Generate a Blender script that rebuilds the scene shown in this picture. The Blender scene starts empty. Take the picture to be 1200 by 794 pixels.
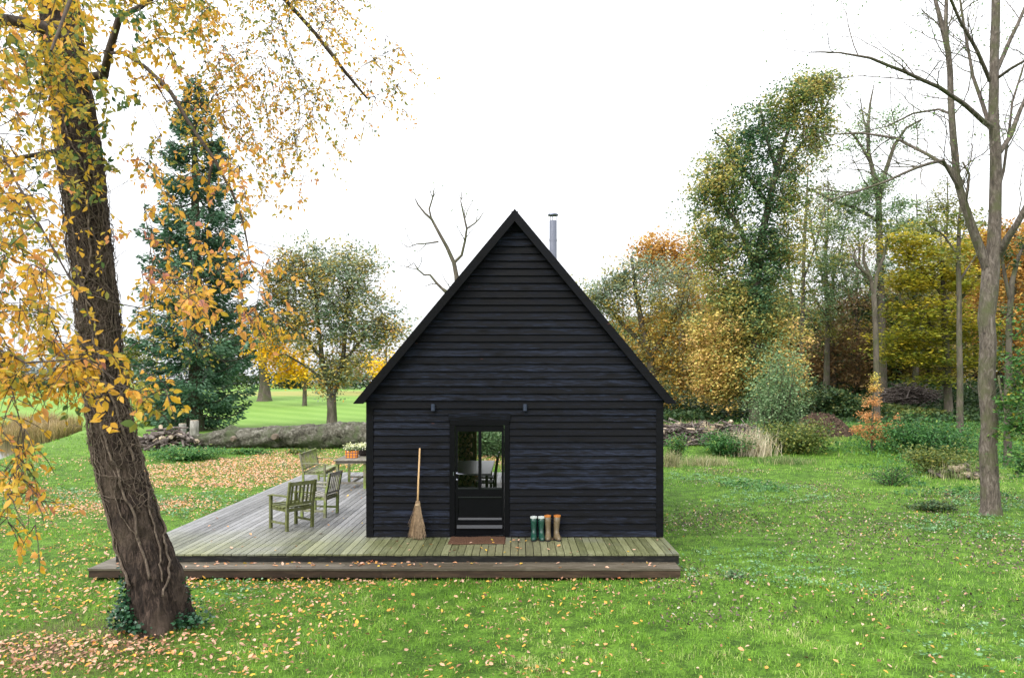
import bpy, math, random
import numpy as np

C = bpy.context.scene.collection
CAMZ = 3.02
F = 870.0
def W(px, py, Z):
    return np.array([(px - 608.0) * Z / F, Z, CAMZ - (py - 448.0) * Z / F])

# ------------------------------------------------------------------ terrain
def sst(a, b, x):
    t = np.clip((x - a) / (b - a), 0, 1)
    return t * t * (3 - 2 * t)
def noise2(x, y, s=1.0, seed=0):
    x = np.asarray(x) * s; y = np.asarray(y) * s
    r = np.random.default_rng(seed + 77)
    v = 0
    for k in range(6):
        a = r.uniform(0, 6.28); f = r.uniform(.6, 1.7); p = r.uniform(0, 6.28)
        w = x * math.cos(a) * f + y * math.sin(a) * f
        u = -x * math.sin(a) * f + y * math.cos(a) * f
        v = v + np.sin(w + p + 1.3 * np.sin(u * .7 + p * 2))
    return v / 6.0 * 1.6
def shore(y):
    # x of the pond's right bank
    return -20.6 - .40 * (y - 27) - 30 * sst(52, 64, y) - 30 * sst(16, 8, y) * (y < 16)
def pond_depth(x, y):
    d = shore(y) - x                       # > 0 inside the pond
    m = sst(-1.2, .9, d) * sst(66, 60, y) * sst(2, 8, y) * sst(-95, -90, x)
    return m
def T(x, y):
    x = np.asarray(x, float); y = np.asarray(y, float)
    rgt = 1.7 * sst(27, 62, y)
    lft = 1.65 * sst(58, 118, y)
    w = sst(-7, 7, x)
    z = lft * (1 - w) + rgt * w
    away = sst(0, 2, np.maximum(np.maximum(-6.9 - x, x - 3.0), np.maximum(10.6 - y, y - 23.0)))
    bump = .035 * noise2(x, y, .55, 3) + .018 * noise2(x, y, 1.9, 5)
    z = z + bump * away + .10 * noise2(x, y, .16, 9) * away * sst(24, 40, y) * w
    z = z - 1.1 * pond_depth(x, y)
    # soft rise round the foot of the leaning tree and a small mound on the right lawn
    z = z + .07 * np.exp(-((x + 4.2) ** 2 + (y - 9.2) ** 2) / .8)
    z = z + .12 * np.exp(-((x - 3.2) ** 2 / 1.8 + (y - 10.8) ** 2 / .25))
    return z
def gz(x, y): return float(T(x, y))

# ------------------------------------------------------------------ object helpers
def tag(o, label=None, cat=None, group=None, kind=None):
    if label: o['label'] = label
    if cat: o['category'] = cat
    if group: o['group'] = group
    if kind: o['kind'] = kind
    return o
def empty(name, loc=(0, 0, 0), rz=0):
    o = bpy.data.objects.new(name, None); C.objects.link(o)
    o.location = loc; o.rotation_euler = (0, 0, rz); o.empty_display_size = .1
    return o
def link(name, me, mat, parent=None):
    o = bpy.data.objects.new(name, me); C.objects.link(o)
    if mat: me.materials.append(mat)
    if parent: o.parent = parent
    return o
def mesh_np(name, V, Fc, mat, parent=None, tint=None, smooth=False):
    """V (n,3); Fc: list of (m,k) int arrays of faces of k corners"""
    me = bpy.data.meshes.new(name)
    V = np.ascontiguousarray(V, dtype=np.float32)
    me.vertices.add(len(V)); me.vertices.foreach_set('co', V.ravel())
    if not isinstance(Fc, list): Fc = [Fc]
    idx = np.concatenate([f.ravel() for f in Fc]).astype(np.int32)
    tot = np.concatenate([np.full(len(f), f.shape[1]) for f in Fc]).astype(np.int32)
    st = np.concatenate([[0], np.cumsum(tot)[:-1]]).astype(np.int32)
    me.loops.add(len(idx)); me.loops.foreach_set('vertex_index', idx)
    me.polygons.add(len(tot)); me.polygons.foreach_set('loop_start', st)
    try: me.polygons.foreach_set('loop_total', tot)
    except Exception: pass
    if smooth: me.polygons.foreach_set('use_smooth', np.ones(len(tot), dtype=bool))
    me.update(calc_edges=True)
    if tint is not None:
        a = me.attributes.new('tint', 'FLOAT', 'POINT')
        a.data.foreach_set('value', np.asarray(tint, dtype=np.float32))
    return link(name, me, mat, parent)

class MB:
    def __init__(s): s.v = []; s.f = []; s.t = []
    def add(s, vs, fs, tint=.5):
        b = len(s.v); s.v += [tuple(map(float, p)) for p in vs]
        s.f += [tuple(b + int(i) for i in f) for f in fs]; s.t += [tint] * len(vs)
    def box(s, x0, x1, y0, y1, z0, z1, tint=.5):
        s.add([(x0,y0,z0),(x1,y0,z0),(x1,y1,z0),(x0,y1,z0),(x0,y0,z1),(x1,y0,z1),(x1,y1,z1),(x0,y1,z1)],
              [(3,2,1,0),(4,5,6,7),(0,1,5,4),(1,2,6,5),(2,3,7,6),(3,0,4,7)], tint)
    def beam(s, a, b, w, h, tint=.5, up=(0, 0, 1)):
        a = np.array(a, float); b = np.array(b, float); d = b - a; d /= np.linalg.norm(d)
        u = np.array(up, float); sd = np.cross(d, u)
        if np.linalg.norm(sd) < 1e-4: sd = np.cross(d, np.array([1., 0, 0]))
        sd /= np.linalg.norm(sd); u = np.cross(sd, d)
        vs = [p + sd * i * w / 2 + u * j * h / 2 for p in (a, b) for i, j in ((-1,-1),(1,-1),(1,1),(-1,1))]
        s.add(vs, [(3,2,1,0),(4,5,6,7),(0,1,5,4),(1,2,6,5),(2,3,7,6),(3,0,4,7)], tint)
    def tube(s, pts, rad, k=8, tint=.5, cap=True, sq=1.0):
        pts = [np.array(p, float) for p in pts]; n = len(pts)
        if np.isscalar(rad): rad = [rad] * n
        vs = []; nrm = None
        for i in range(n):
            d = pts[min(i + 1, n - 1)] - pts[max(i - 1, 0)]
            d = d / (np.linalg.norm(d) + 1e-9)
            if nrm is None:
                nrm = np.cross(d, (0, 1, 0) if abs(d[1]) < .9 else (1, 0, 0))
            nrm = nrm - d * np.dot(nrm, d); nrm /= np.linalg.norm(nrm) + 1e-9
            bn = np.cross(d, nrm)
            for j in range(k):
                a = 2 * math.pi * j / k
                vs.append(pts[i] + (nrm * math.cos(a) + bn * math.sin(a) * sq) * rad[i])
        fs = [(i*k+j, i*k+(j+1)%k, (i+1)*k+(j+1)%k, (i+1)*k+j) for i in range(n-1) for j in range(k)]
        if cap:
            fs.append(tuple(range(k-1, -1, -1))); fs.append(tuple((n-1)*k+j for j in range(k)))
        s.add(vs, fs, tint)
    def rings(s, rs, tint=.5, cap=True):
        k = len(rs[0]); n = len(rs)
        vs = [p for r in rs for p in r]
        fs = [(i*k+j, i*k+(j+1)%k, (i+1)*k+(j+1)%k, (i+1)*k+j) for i in range(n-1) for j in range(k)]
        if cap:
            fs.append(tuple(range(k-1, -1, -1))); fs.append(tuple((n-1)*k+j for j in range(k)))
        s.add(vs, fs, tint)
    def build(s, name, mat, parent=None, smooth=False, bevel=0):
        me = bpy.data.meshes.new(name); me.from_pydata(s.v, [], s.f)
        a = me.attributes.new('tint', 'FLOAT', 'POINT'); a.data.foreach_set('value', np.array(s.t, dtype=np.float32))
        if smooth: me.polygons.foreach_set('use_smooth', np.ones(len(me.polygons), dtype=bool))
        me.update()
        o = link(name, me, mat, parent)
        if bevel:
            m = o.modifiers.new('bevel', 'BEVEL'); m.width = bevel; m.segments = 2; m.limit_method = 'ANGLE'
        return o

# ------------------------------------------------------------------ materials
def newmat(name):
    m = bpy.data.materials.new(name); m.use_nodes = True
    nt = m.node_tree; nt.nodes.clear()
    out = nt.nodes.new('ShaderNodeOutputMaterial')
    return m, nt, out
def N(nt, t, **kw):
    n = nt.nodes.new('ShaderNode' + t)
    for k, v in kw.items():
        if k in n.inputs: n.inputs[k].default_value = v
        else: setattr(n, k, v)
    return n
def ramp(nt, cols, pos=None, fac=None):
    r = nt.nodes.new('ShaderNodeValToRGB'); e = r.color_ramp.elements
    n = len(cols); pos = pos or [i / (n - 1) for i in range(n)]
    while len(e) < n: e.new(.5)
    for i in range(n):
        e[i].position = pos[i]; c = cols[i]; e[i].color = (c[0], c[1], c[2], 1)
    if fac is not None: nt.links.new(fac, r.inputs[0])
    return r
def mixc(nt, a, b, fac, mode='MIX'):
    m = nt.nodes.new('ShaderNodeMix'); m.data_type = 'RGBA'; m.blend_type = mode
    for s, v in ((0, fac), (6, a), (7, b)):
        if hasattr(v, 'is_output') or hasattr(v, 'links'): nt.links.new(v, m.inputs[s])
        elif s == 0: m.inputs[0].default_value = v
        else: m.inputs[s].default_value = (v[0], v[1], v[2], 1)
    return m.outputs[2]
def noise(nt, vec, scale, detail=4, rough=.6, dist=0):
    n = N(nt, 'TexNoise'); n.inputs['Scale'].default_value = scale
    n.inputs['Detail'].default_value = detail; n.inputs['Roughness'].default_value = rough
    n.inputs['Distortion'].default_value = dist
    if vec is not None: nt.links.new(vec, n.inputs['Vector'])
    return n.outputs['Fac']
def mapping(nt, vec, scale=(1, 1, 1), rot=(0, 0, 0), loc=(0, 0, 0)):
    m = N(nt, 'Mapping'); m.inputs['Scale'].default_value = scale
    m.inputs['Rotation'].default_value = rot; m.inputs['Location'].default_value = loc
    nt.links.new(vec, m.inputs['Vector']); return m.outputs[0]
def bump(nt, h, strength=.4, dist=.02):
    b = N(nt, 'Bump'); b.inputs['Strength'].default_value = strength; b.inputs['Distance'].default_value = dist
    nt.links.new(h, b.inputs['Height']); return b.outputs[0]
def mul(nt, a, b, op='MULTIPLY'):
    m = N(nt, 'Math', operation=op)
    for i, v in enumerate((a, b)):
        if hasattr(v, 'links'): nt.links.new(v, m.inputs[i])
        else: m.inputs[i].default_value = v
    return m.outputs[0]

def leaf_mat(name, cols, pos=None, transl=.35, rough=.5, spec=.25):
    m, nt, out = newmat(name)
    a = N(nt, 'Attribute', attribute_name='tint')
    r = ramp(nt, cols, pos, a.outputs['Fac'])
    p = N(nt, 'BsdfPrincipled', Roughness=rough); p.inputs['Specular IOR Level'].default_value = spec
    nt.links.new(r.outputs[0], p.inputs['Base Color'])
    t = N(nt, 'BsdfTranslucent'); nt.links.new(r.outputs[0], t.inputs['Color'])
    mx = N(nt, 'MixShader'); mx.inputs[0].default_value = transl
    nt.links.new(p.outputs[0], mx.inputs[1]); nt.links.new(t.outputs[0], mx.inputs[2])
    nt.links.new(mx.outputs[0], out.inputs[0])
    return m
def basic(name, col, rough=.6, spec=.5, metal=0, var=.25, scale=8, bmp=.2, bscale=30, vec_scale=(1, 1, 1), col2=None):
    m, nt, out = newmat(name)
    tc = N(nt, 'TexCoord'); v = mapping(nt, tc.outputs['Object'], vec_scale)
    n = noise(nt, v, scale, 5, .65)
    a = N(nt, 'Attribute', attribute_name='tint')
    dark = [c * (1 - var) for c in col]; lite = col2 or [min(1, c * (1 + var)) for c in col]
    s = mul(nt, mul(nt, n, .75), mul(nt, a.outputs['Fac'], .25), 'ADD')
    r = ramp(nt, [dark, col, lite], [.3, .5, .72], s)
    p = N(nt, 'BsdfPrincipled', Roughness=rough, Metallic=metal); p.inputs['Specular IOR Level'].default_value = spec
    nt.links.new(r.outputs[0], p.inputs['Base Color'])
    if bmp: nt.links.new(bump(nt, noise(nt, v, bscale, 4), bmp, .01), p.inputs['Normal'])
    nt.links.new(p.outputs[0], out.inputs[0]); return m

def bark_mat(name, cols, zs=.25, scale=9, bmp=.8, moss=None, rough=.9, dist=.03):
    m, nt, out = newmat(name)
    tc = N(nt, 'TexCoord'); v = mapping(nt, tc.outputs['Object'], (1, 1, zs))
    n1 = noise(nt, v, scale, 6, .7, 1.0); n2 = noise(nt, tc.outputs['Object'], 1.7, 4, .6)
    r = ramp(nt, cols, [.32, .5, .68], n1); col = r.outputs[0]
    if moss:
        rm = ramp(nt, [(0, 0, 0), (1, 1, 1)], [.48, .66], n2)
        col = mixc(nt, col, moss, rm.outputs[0])
    p = N(nt, 'BsdfPrincipled', Roughness=rough); p.inputs['Specular IOR Level'].default_value = .2
    nt.links.new(col, p.inputs['Base Color'])
    nt.links.new(bump(nt, n1, bmp, dist), p.inputs['Normal'])
    nt.links.new(p.outputs[0], out.inputs[0]); return m

M = {}
M['bark_dark'] = bark_mat('bark_dark', [(.008,.006,.005),(.036,.025,.020),(.125,.088,.068)], .22, 24, 1.0, (.085,.062,.046), dist=.06)
M['bark_ash'] = bark_mat('bark_ash', [(.035,.03,.024),(.10,.082,.066),(.20,.17,.145)], .3, 16, 1.0, (.08,.085,.04))
M['bark_far'] = bark_mat('bark_far', [(.035,.03,.024),(.08,.068,.052),(.13,.11,.085)], .3, 4, .5, (.06,.07,.03))
M['bark_grey'] = bark_mat('bark_grey', [(.10,.095,.08),(.19,.18,.155),(.28,.27,.24)], .3, 6, .5)
M['bark_deep'] = bark_mat('bark_deep', [(.018,.014,.012),(.045,.036,.03),(.075,.06,.05)], .3, 4, .5)
M['vine'] = bark_mat('vine_bark', [(.04,.03,.024),(.10,.075,.057),(.19,.15,.115)], .5, 30, .4)
M['fallen_log'] = bark_mat('log_bark', [(.012,.010,.008),(.075,.07,.052),(.19,.18,.15)], 1.0, 4.5, 1.0, (.06,.075,.035), dist=.10)

# ------------------------------------------------------------------ leaves
def frames(n, rng, flat=0.0):
    """random orthonormal frames; flat > 0 pulls normals upward"""
    nn = rng.normal(size=(n, 3)); nn /= np.linalg.norm(nn, axis=1)[:, None]
    nn[:, 2] = np.abs(nn[:, 2]) + flat; nn /= np.linalg.norm(nn, axis=1)[:, None]
    t = rng.normal(size=(n, 3)); t -= nn * (t * nn).sum(1)[:, None]; t /= np.linalg.norm(t, axis=1)[:, None]
    return t, np.cross(nn, t), nn
def leaf_quads(P, size, rng, flat=.6, aspect=.55):
    n = len(P); t, b, nn = frames(n, rng, flat); s = np.broadcast_to(size, (n,))[:, None] * .5
    V = np.stack([P - t * s, P + b * s * aspect + t * s * .1, P + t * s, P - b * s * aspect + t * s * .1 + nn * s * .25], 1)
    return V.reshape(-1, 3), np.arange(4 * n).reshape(n, 4)
def leaf_fine(P, size, rng, flat=.3, aspect=.5, droop=0.0, tdir=None):
    """pointed oval, folded on its midrib: 8 vertices, 4 quads... shared rib"""
    n = len(P); t, b, nn = frames(n, rng, flat)
    if tdir is not None:
        t = tdir + rng.normal(size=(n, 3)) * .45; t[:, 2] -= droop; t /= np.linalg.norm(t, axis=1)[:, None]
        nn = nn - t * (nn * t).sum(1)[:, None]; nn /= np.linalg.norm(nn, axis=1)[:, None]; b = np.cross(nn, t)
    s = np.broadcast_to(size, (n,))[:, None]
    a = aspect * rng.uniform(.8, 1.2, (n, 1)); f = rng.uniform(.05, .35, (n, 1)); c = rng.uniform(-.25, .25, (n, 1))
    base = P; tip = P + t * s + nn * s * c
    m1 = P + t * s * .33 + nn * s * c * .05; m2 = P + t * s * .68 + nn * s * c * .4
    l1 = m1 + b * s * a * .46 + nn * s * f * .5; r1 = m1 - b * s * a * .46 + nn * s * f * .5
    l2 = m2 + b * s * a * .36 + nn * s * f * .4; r2 = m2 - b * s * a * .36 + nn * s * f * .4
    V = np.stack([base, m1, m2, tip, l1, l2, r1, r2], 1).reshape(-1, 3)
    i = np.arange(n)[:, None] * 8
    q = np.concatenate([i + [[1, 2, 5, 4]], i + [[2, 1, 6, 7]]])
    tr = np.concatenate([i + [[0, 1, 4]], i + [[1, 0, 6]], i + [[2, 3, 5]], i + [[3, 2, 7]]])
    return V, [q, tr]

# ------------------------------------------------------------------ tree growth
def grow(stems, attr, rng, step=.6, up=.6, tipr=.012, expo=2.2, jit=.12, rscale=None):
    """stems: list of polylines [(pos, r)...] already joined at their first point to nearest earlier stem.
    attr: (n,3) twig ends.  returns list of chains (pts, radii)"""
    pos = []; par = []; rmin = []
    for st in stems:
        base = None
        if pos:
            d = np.linalg.norm(np.array(pos) - st[0][0], axis=1); base = int(d.argmin())
        prev = base
        for j in range(len(st)):
            p, r = np.array(st[j][0], float), st[j][1]
            if j == 0:
                pos.append(p); par.append(prev if prev is not None else -1); rmin.append(r); prev = len(pos) - 1; continue
            q = np.array(st[j - 1][0], float); r0 = st[j - 1][1]
            k = max(1, int(np.linalg.norm(p - q) / step))
            for i in range(1, k + 1):
                f = i / k
                pos.append(q + (p - q) * f + (rng.normal(size=3) * jit * .25 * (r + .05) if f < 1 else 0)); par.append(prev)
                rmin.append(r0 + (r - r0) * f); prev = len(pos) - 1
    nstem = len(pos)
    P = np.zeros((nstem + len(attr) * 14, 3)); P[:nstem] = pos; n = nstem
    depth = list(np.zeros(nstem))
    d0 = [np.linalg.norm(P[:nstem] - a, axis=1).min() for a in attr]
    tips = []
    for ai in np.argsort(d0):
        a = attr[ai]
        D = P[:n] - a; d = np.linalg.norm(D, axis=1)
        cost = d + up * np.maximum(D[:, 2] + .25 * d, 0)
        i = int(cost.argmin()); q = P[i].copy(); L = d[i]
        k = int(min(12, max(1, round(L / step)))); prev = i
        sag = up * .12 * L
        for j in range(1, k + 1):
            f = j / k; p = q + (a - q) * f + np.array([0, 0, sag * math.sin(math.pi * f)])
            if f < 1: p = p + rng.normal(size=3) * jit * min(L, 2) * .5
            P[n] = p; par.append(prev); rmin.append(0); prev = n; n += 1
        tips.append(prev)
    w = np.zeros(n); 
    ch = [[] for _ in range(n)]
    for i in range(n):
        if par[i] >= 0: ch[par[i]].append(i)
    for i in range(n - 1, -1, -1):
        if not ch[i]: w[i] = max(w[i], tipr ** expo)
        if par[i] >= 0: w[par[i]] += w[i] if i < par[i] or True else 0
    # parents always have smaller index than children except stem joins, which also do
    R = w ** (1 / expo)
    R = np.minimum(R, 10)
    for i in range(n):
        if rmin[i] > 0: R[i] = rmin[i]
        elif par[i] >= 0: R[i] = min(R[i], R[par[i]] * .85)
    chains = []; stack = [0]; seen = np.zeros(n, bool)
    while stack:
        s = stack.pop(); c = [par[s]] if par[s] >= 0 else []
        c.append(s); cur = s
        while ch[cur]:
            nx = max(ch[cur], key=lambda k: R[k])
            for o in ch[cur]:
                if o != nx: stack.append(o)
            c.append(nx); cur = nx
        rr = [R[i] for i in c]
        if par[s] >= 0: rr[0] = min(rr[0], rr[1] * 1.25) if len(rr) > 1 else rr[0]
        chains.append(([P[i] for i in c], rr))
    return chains

def tubes_np(chains, sides=None):
    Vs = []; Fs = []; b = 0
    for pts, rr in chains:
        pts = np.array(pts); rr = np.array(rr); n = len(pts)
        if n < 2: continue
        rm = rr.max(); k = sides or (14 if rm > .2 else 8 if rm > .06 else 5 if rm > .025 else 4)
        d = np.gradient(pts, axis=0); d /= np.linalg.norm(d, axis=1)[:, None] + 1e-9
        ref = np.array([0, 1., 0]) if abs(d[0, 1]) < .8 else np.array([1., 0, 0])
        nr = np.cross(d, ref); nr /= np.linalg.norm(nr, axis=1)[:, None] + 1e-9
        bn = np.cross(d, nr); a = np.arange(k) * 2 * np.pi / k
        ring = nr[:, None] * np.cos(a)[None, :, None] + bn[:, None] * np.sin(a)[None, :, None]
        V = pts[:, None] + ring * rr[:, None, None]
        i = np.arange(n - 1)[:, None] * k; j = np.arange(k)[None]; j2 = (j + 1) % k
        Fq = np.stack([i + j, i + j2, i + k + j2, i + k + j], -1).reshape(-1, 4)
        Vs.append(V.reshape(-1, 3)); Fs.append(Fq + b); b += n * k
    return np.concatenate(Vs), [np.concatenate(Fs)]

def clump_pts(clumps, Z, rng, shell=.45, dscale=1.0):
    out = []
    for c in clumps:
        px, py, rx, ry, n = c[:5]; dz = c[5] if len(c) > 5 else 0
        s = Z / F; u = rng.normal(size=(n, 3)); u /= np.linalg.norm(u, axis=1)[:, None]
        r = rng.uniform(0, 1, n) ** shell
        p = u * r[:, None]
        o = W(px, py, Z) + p * np.array([rx * s, (rx + ry) / 2 * s * dscale, ry * s])
        o[:, 1] += dz; out.append(o)
    return np.concatenate(out)

def tree(name, label, cat, Z, stems, clumps, leafmat, barkmat='bark_far', nleaf=40, size=.2, spread=.7, seed=1,
         tint=None, shell=.5, flat=.6, up=.6, tipr=.014, step=.8, group=None, flatten=.7, dscale=.8, aspect=.6, zmin=.3):
    rng = np.random.default_rng(seed); s = Z / F
    st = []
    bx = W(stems[0][0][0], 0, Z)
    for k, pl in enumerate(stems):
        q = []
        for i, p in enumerate(pl):
            px, py, w = p[:3]; dz = p[3] if len(p) > 3 else 0
            q.append([W(px, py, Z + dz), w * s / 2])
        st.append(q)
    base = st[0][0][0]; g = gz(base[0], base[1]); base[2] = g - .15
    r0 = st[0][0][1]
    flare = [base + (0, 0, .0), base + np.array([0, 0, .35])]
    st[0] = [[flare[0], r0 * 1.45], [flare[1], r0 * 1.1]] + [q for q in st[0][1:]]
    root = empty(name, (base[0], base[1], g)); tag(root, label, cat, group)
    A = clump_pts(clumps, Z, rng, shell, dscale)
    gzz = T(A[:, 0], A[:, 1]) + zmin; A = A[A[:, 2] > gzz]
    off = np.array([base[0], base[1], g])
    ch = grow(st, A, rng, step=step, up=up, tipr=tipr)
    V, Fc = tubes_np(ch)
    mesh_np('trunk', V - off, Fc, M[barkmat], root, smooth=True)
    if nleaf:
        n = len(A) * nleaf
        ci = np.repeat(np.arange(len(A)), nleaf)
        sp = spread * rng.uniform(.6, 1.3, len(A))[ci]
        P = A[ci] + rng.normal(size=(n, 3)) * sp[:, None] * np.array([1, 1, flatten]) * .55
        gg = T(P[:, 0], P[:, 1]) + .05; keep = P[:, 2] > gg; P = P[keep]; ci = ci[keep]; n = len(P)
        if tint is None: tt = np.clip(rng.normal(.5, .17, len(A))[ci] + rng.normal(0, .14, n), 0, 1)
        else: tt = np.clip(tint(P, ci, rng, A), 0, 1)
        V, Fq = leaf_quads(P, size * rng.uniform(.6, 1.35, n), rng, flat, aspect)
        mesh_np('crown', V - off, Fq, leafmat, root, tint=np.repeat(tt, 4))
    return root

def scatter_cloud(name, P, size, mat, rng, tint, label, cat=None, kind=None, flat=.6, fine=False, aspect=.6, parent=None):
    if fine: V, Fq = leaf_fine(P, size, rng, flat, aspect); k = 8
    else: V, Fq = leaf_quads(P, size, rng, flat, aspect); k = 4
    o = mesh_np(name, V, Fq, mat, parent, tint=np.repeat(tint, k))
    return tag(o, label, cat, kind=kind)

# ================================================================== ground, pond, sky
def ground():
    ys = np.concatenate([np.linspace(-40, 5, 10)[:-1], np.linspace(5, 45, 230)[:-1], np.linspace(45, 130, 130)[:-1], np.geomspace(130, 700, 24)])
    xs = np.concatenate([-np.geomspace(60, 700, 18)[::-1][:-1], np.linspace(-60, -25, 60)[:-1], np.linspace(-25, 22, 240)[:-1], np.linspace(22, 60, 40)[:-1], np.geomspace(60, 700, 18)])
    X, Y = np.meshgrid(xs, ys); Z = T(X, Y)
    nx, ny = len(xs), len(ys)
    V = np.stack([X, Y, Z], -1).reshape(-1, 3)
    i = np.arange(ny - 1)[:, None] * nx + np.arange(nx - 1)[None]
    Fq = np.stack([i, i + 1, i + nx + 1, i + nx], -1).reshape(-1, 4)
    m, nt, out = newmat('lawn_ground')
    tc = N(nt, 'TexCoord'); o = tc.outputs['Object']
    n1 = noise(nt, o, 3.0, 6, .65); n2 = noise(nt, o, .35, 4, .6); n3 = noise(nt, o, 26, 4, .7)
    s = mul(nt, mul(nt, n1, .5), mul(nt, n3, .5), 'ADD')
    r = ramp(nt, [(.015,.030,.006), (.04,.085,.010), (.10,.20,.022), (.20,.30,.055)], [.32, .46, .58, .74], s)
    r2 = ramp(nt, [(.75,.8,.7), (1.15,1.1,1.0)], [.35, .65], n2)
    col = mixc(nt, r.outputs[0], r2.outputs[0], 1.0, 'MULTIPLY')
    # far lawn: even, mown, with faint stripes
    sep = N(nt, 'SeparateXYZ'); nt.links.new(o, sep.inputs[0])
    far = N(nt, 'MapRange'); nt.links.new(sep.outputs[1], far.inputs[0]); far.inputs[1].default_value = 28; far.inputs[2].default_value = 50
    wv = N(nt, 'TexWave'); wv.inputs['Scale'].default_value = .12; wv.inputs['Distortion'].default_value = 1.5; wv.bands_direction = 'DIAGONAL'
    nt.links.new(o, wv.inputs['Vector'])
    fr = ramp(nt, [(.115,.21,.035), (.15,.25,.05)], [.3, .7], mul(nt, mul(nt, wv.outputs['Fac'], .35), mul(nt, n1, .6), 'ADD'))
    lft = N(nt, 'MapRange'); nt.links.new(sep.outputs[0], lft.inputs[0]); lft.inputs[1].default_value = 2; lft.inputs[2].default_value = -4
    col = mixc(nt, col, fr.outputs[0], mul(nt, far.outputs[0], lft.outputs[0]))
    # woodland floor on the right: brown leaf litter
    wood = N(nt, 'MapRange'); nt.links.new(sep.outputs[1], wood.inputs[0]); wood.inputs[1].default_value = 35; wood.inputs[2].default_value = 45
    rg = N(nt, 'MapRange'); nt.links.new(sep.outputs[0], rg.inputs[0]); rg.inputs[1].default_value = 1; rg.inputs[2].default_value = 6
    wf = mul(nt, wood.outputs[0], rg.outputs[0])
    wf = mul(nt, wf, ramp(nt, [(0,0,0),(1,1,1)], [.3,.55], n2).outputs[0])
    lit = ramp(nt, [(.04,.024,.012), (.11,.055,.025), (.20,.10,.045)], [.35, .5, .65], n3)
    col = mixc(nt, col, lit.outputs[0], wf)
    # far line of leaf litter under the park trees on the left
    y1 = N(nt, 'MapRange'); nt.links.new(sep.outputs[1], y1.inputs[0]); y1.inputs[1].default_value = 96; y1.inputs[2].default_value = 101
    y2 = N(nt, 'MapRange'); nt.links.new(sep.outputs[1], y2.inputs[0]); y2.inputs[1].default_value = 122; y2.inputs[2].default_value = 116
    x1 = N(nt, 'MapRange'); nt.links.new(sep.outputs[0], x1.inputs[0]); x1.inputs[1].default_value = -44; x1.inputs[2].default_value = -36
    band = mul(nt, mul(nt, y1.outputs[0], y2.outputs[0]), mul(nt, x1.outputs[0], lft.outputs[0]))
    col = mixc(nt, col, (.30, .20, .08), mul(nt, band, .5))
    # bare leafy earth at the foot of the leaning tree
    d = N(nt, 'VectorMath', operation='DISTANCE'); nt.links.new(o, d.inputs[0]); d.inputs[1].default_value = (-5.1, 8.55, 0)
    e = N(nt, 'MapRange'); nt.links.new(d.outputs['Value'], e.inputs[0]); e.inputs[1].default_value = 1.5; e.inputs[2].default_value = .5
    ef = mul(nt, e.outputs[0], ramp(nt, [(0,0,0),(1,1,1)], [.35,.5], n1).outputs[0])
    col = mixc(nt, col, (.085, .055, .035), ef)
    p = N(nt, 'BsdfPrincipled', Roughness=.85); p.inputs['Specular IOR Level'].default_value = .15
    nt.links.new(col, p.inputs['Base Color']); nt.links.new(bump(nt, s, .9, .06), p.inputs['Normal'])
    nt.links.new(p.outputs[0], out.inputs[0])
    tag(mesh_np('ground', V, Fq, m, smooth=True), kind='structure')
ground()

def pond():
    m, nt, out = newmat('pond_water')
    tc = N(nt, 'TexCoord'); n = noise(nt, tc.outputs['Object'], 1.2, 3)
    p = N(nt, 'BsdfPrincipled', Roughness=.06); p.inputs['Base Color'].default_value = (.03, .04, .03, 1)
    p.inputs['IOR'].default_value = 1.33; p.inputs['Specular IOR Level'].default_value = .9
    nt.links.new(bump(nt, n, .05, .02), p.inputs['Normal']); nt.links.new(p.outputs[0], out.inputs[0])
    b = MB(); ys = np.linspace(1, 68, 40); v = []; f = []
    for y in ys: v += [(-96, y, -.38), (float(shore(y)) + 1.6, y, -.38)]
    for i in range(len(ys) - 1): f.append((2*i, 2*i+1, 2*i+3, 2*i+2))
    b.add(v, f); tag(b.build('water', m), kind='structure')
pond()

w = bpy.data.worlds.new('World'); bpy.context.scene.world = w; w.use_nodes = True
nt = w.node_tree; nt.nodes.clear()
wo = nt.nodes.new('ShaderNodeOutputWorld'); bg = nt.nodes.new('ShaderNodeBackground')
sky = nt.nodes.new('ShaderNodeTexSky'); sky.sky_type = 'NISHITA'; sky.sun_disc = False
SUN_EL, SUN_ROT = math.radians(42), math.radians(-140)
sky.sun_elevation = SUN_EL; sky.sun_rotation = SUN_ROT; sky.air_density = 1.0; sky.dust_density = 3; sky.ozone_density = 1
hs = nt.nodes.new('ShaderNodeHueSaturation'); hs.inputs['Saturation'].default_value = .10
nt.links.new(sky.outputs[0], hs.inputs['Color'])
mx = nt.nodes.new('ShaderNodeMix'); mx.data_type = 'RGBA'; mx.inputs[0].default_value = .72
nt.links.new(hs.outputs[0], mx.inputs[6]); mx.inputs[7].default_value = (9.6, 9.8, 10.2, 1)   # closed white cloud layer
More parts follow.
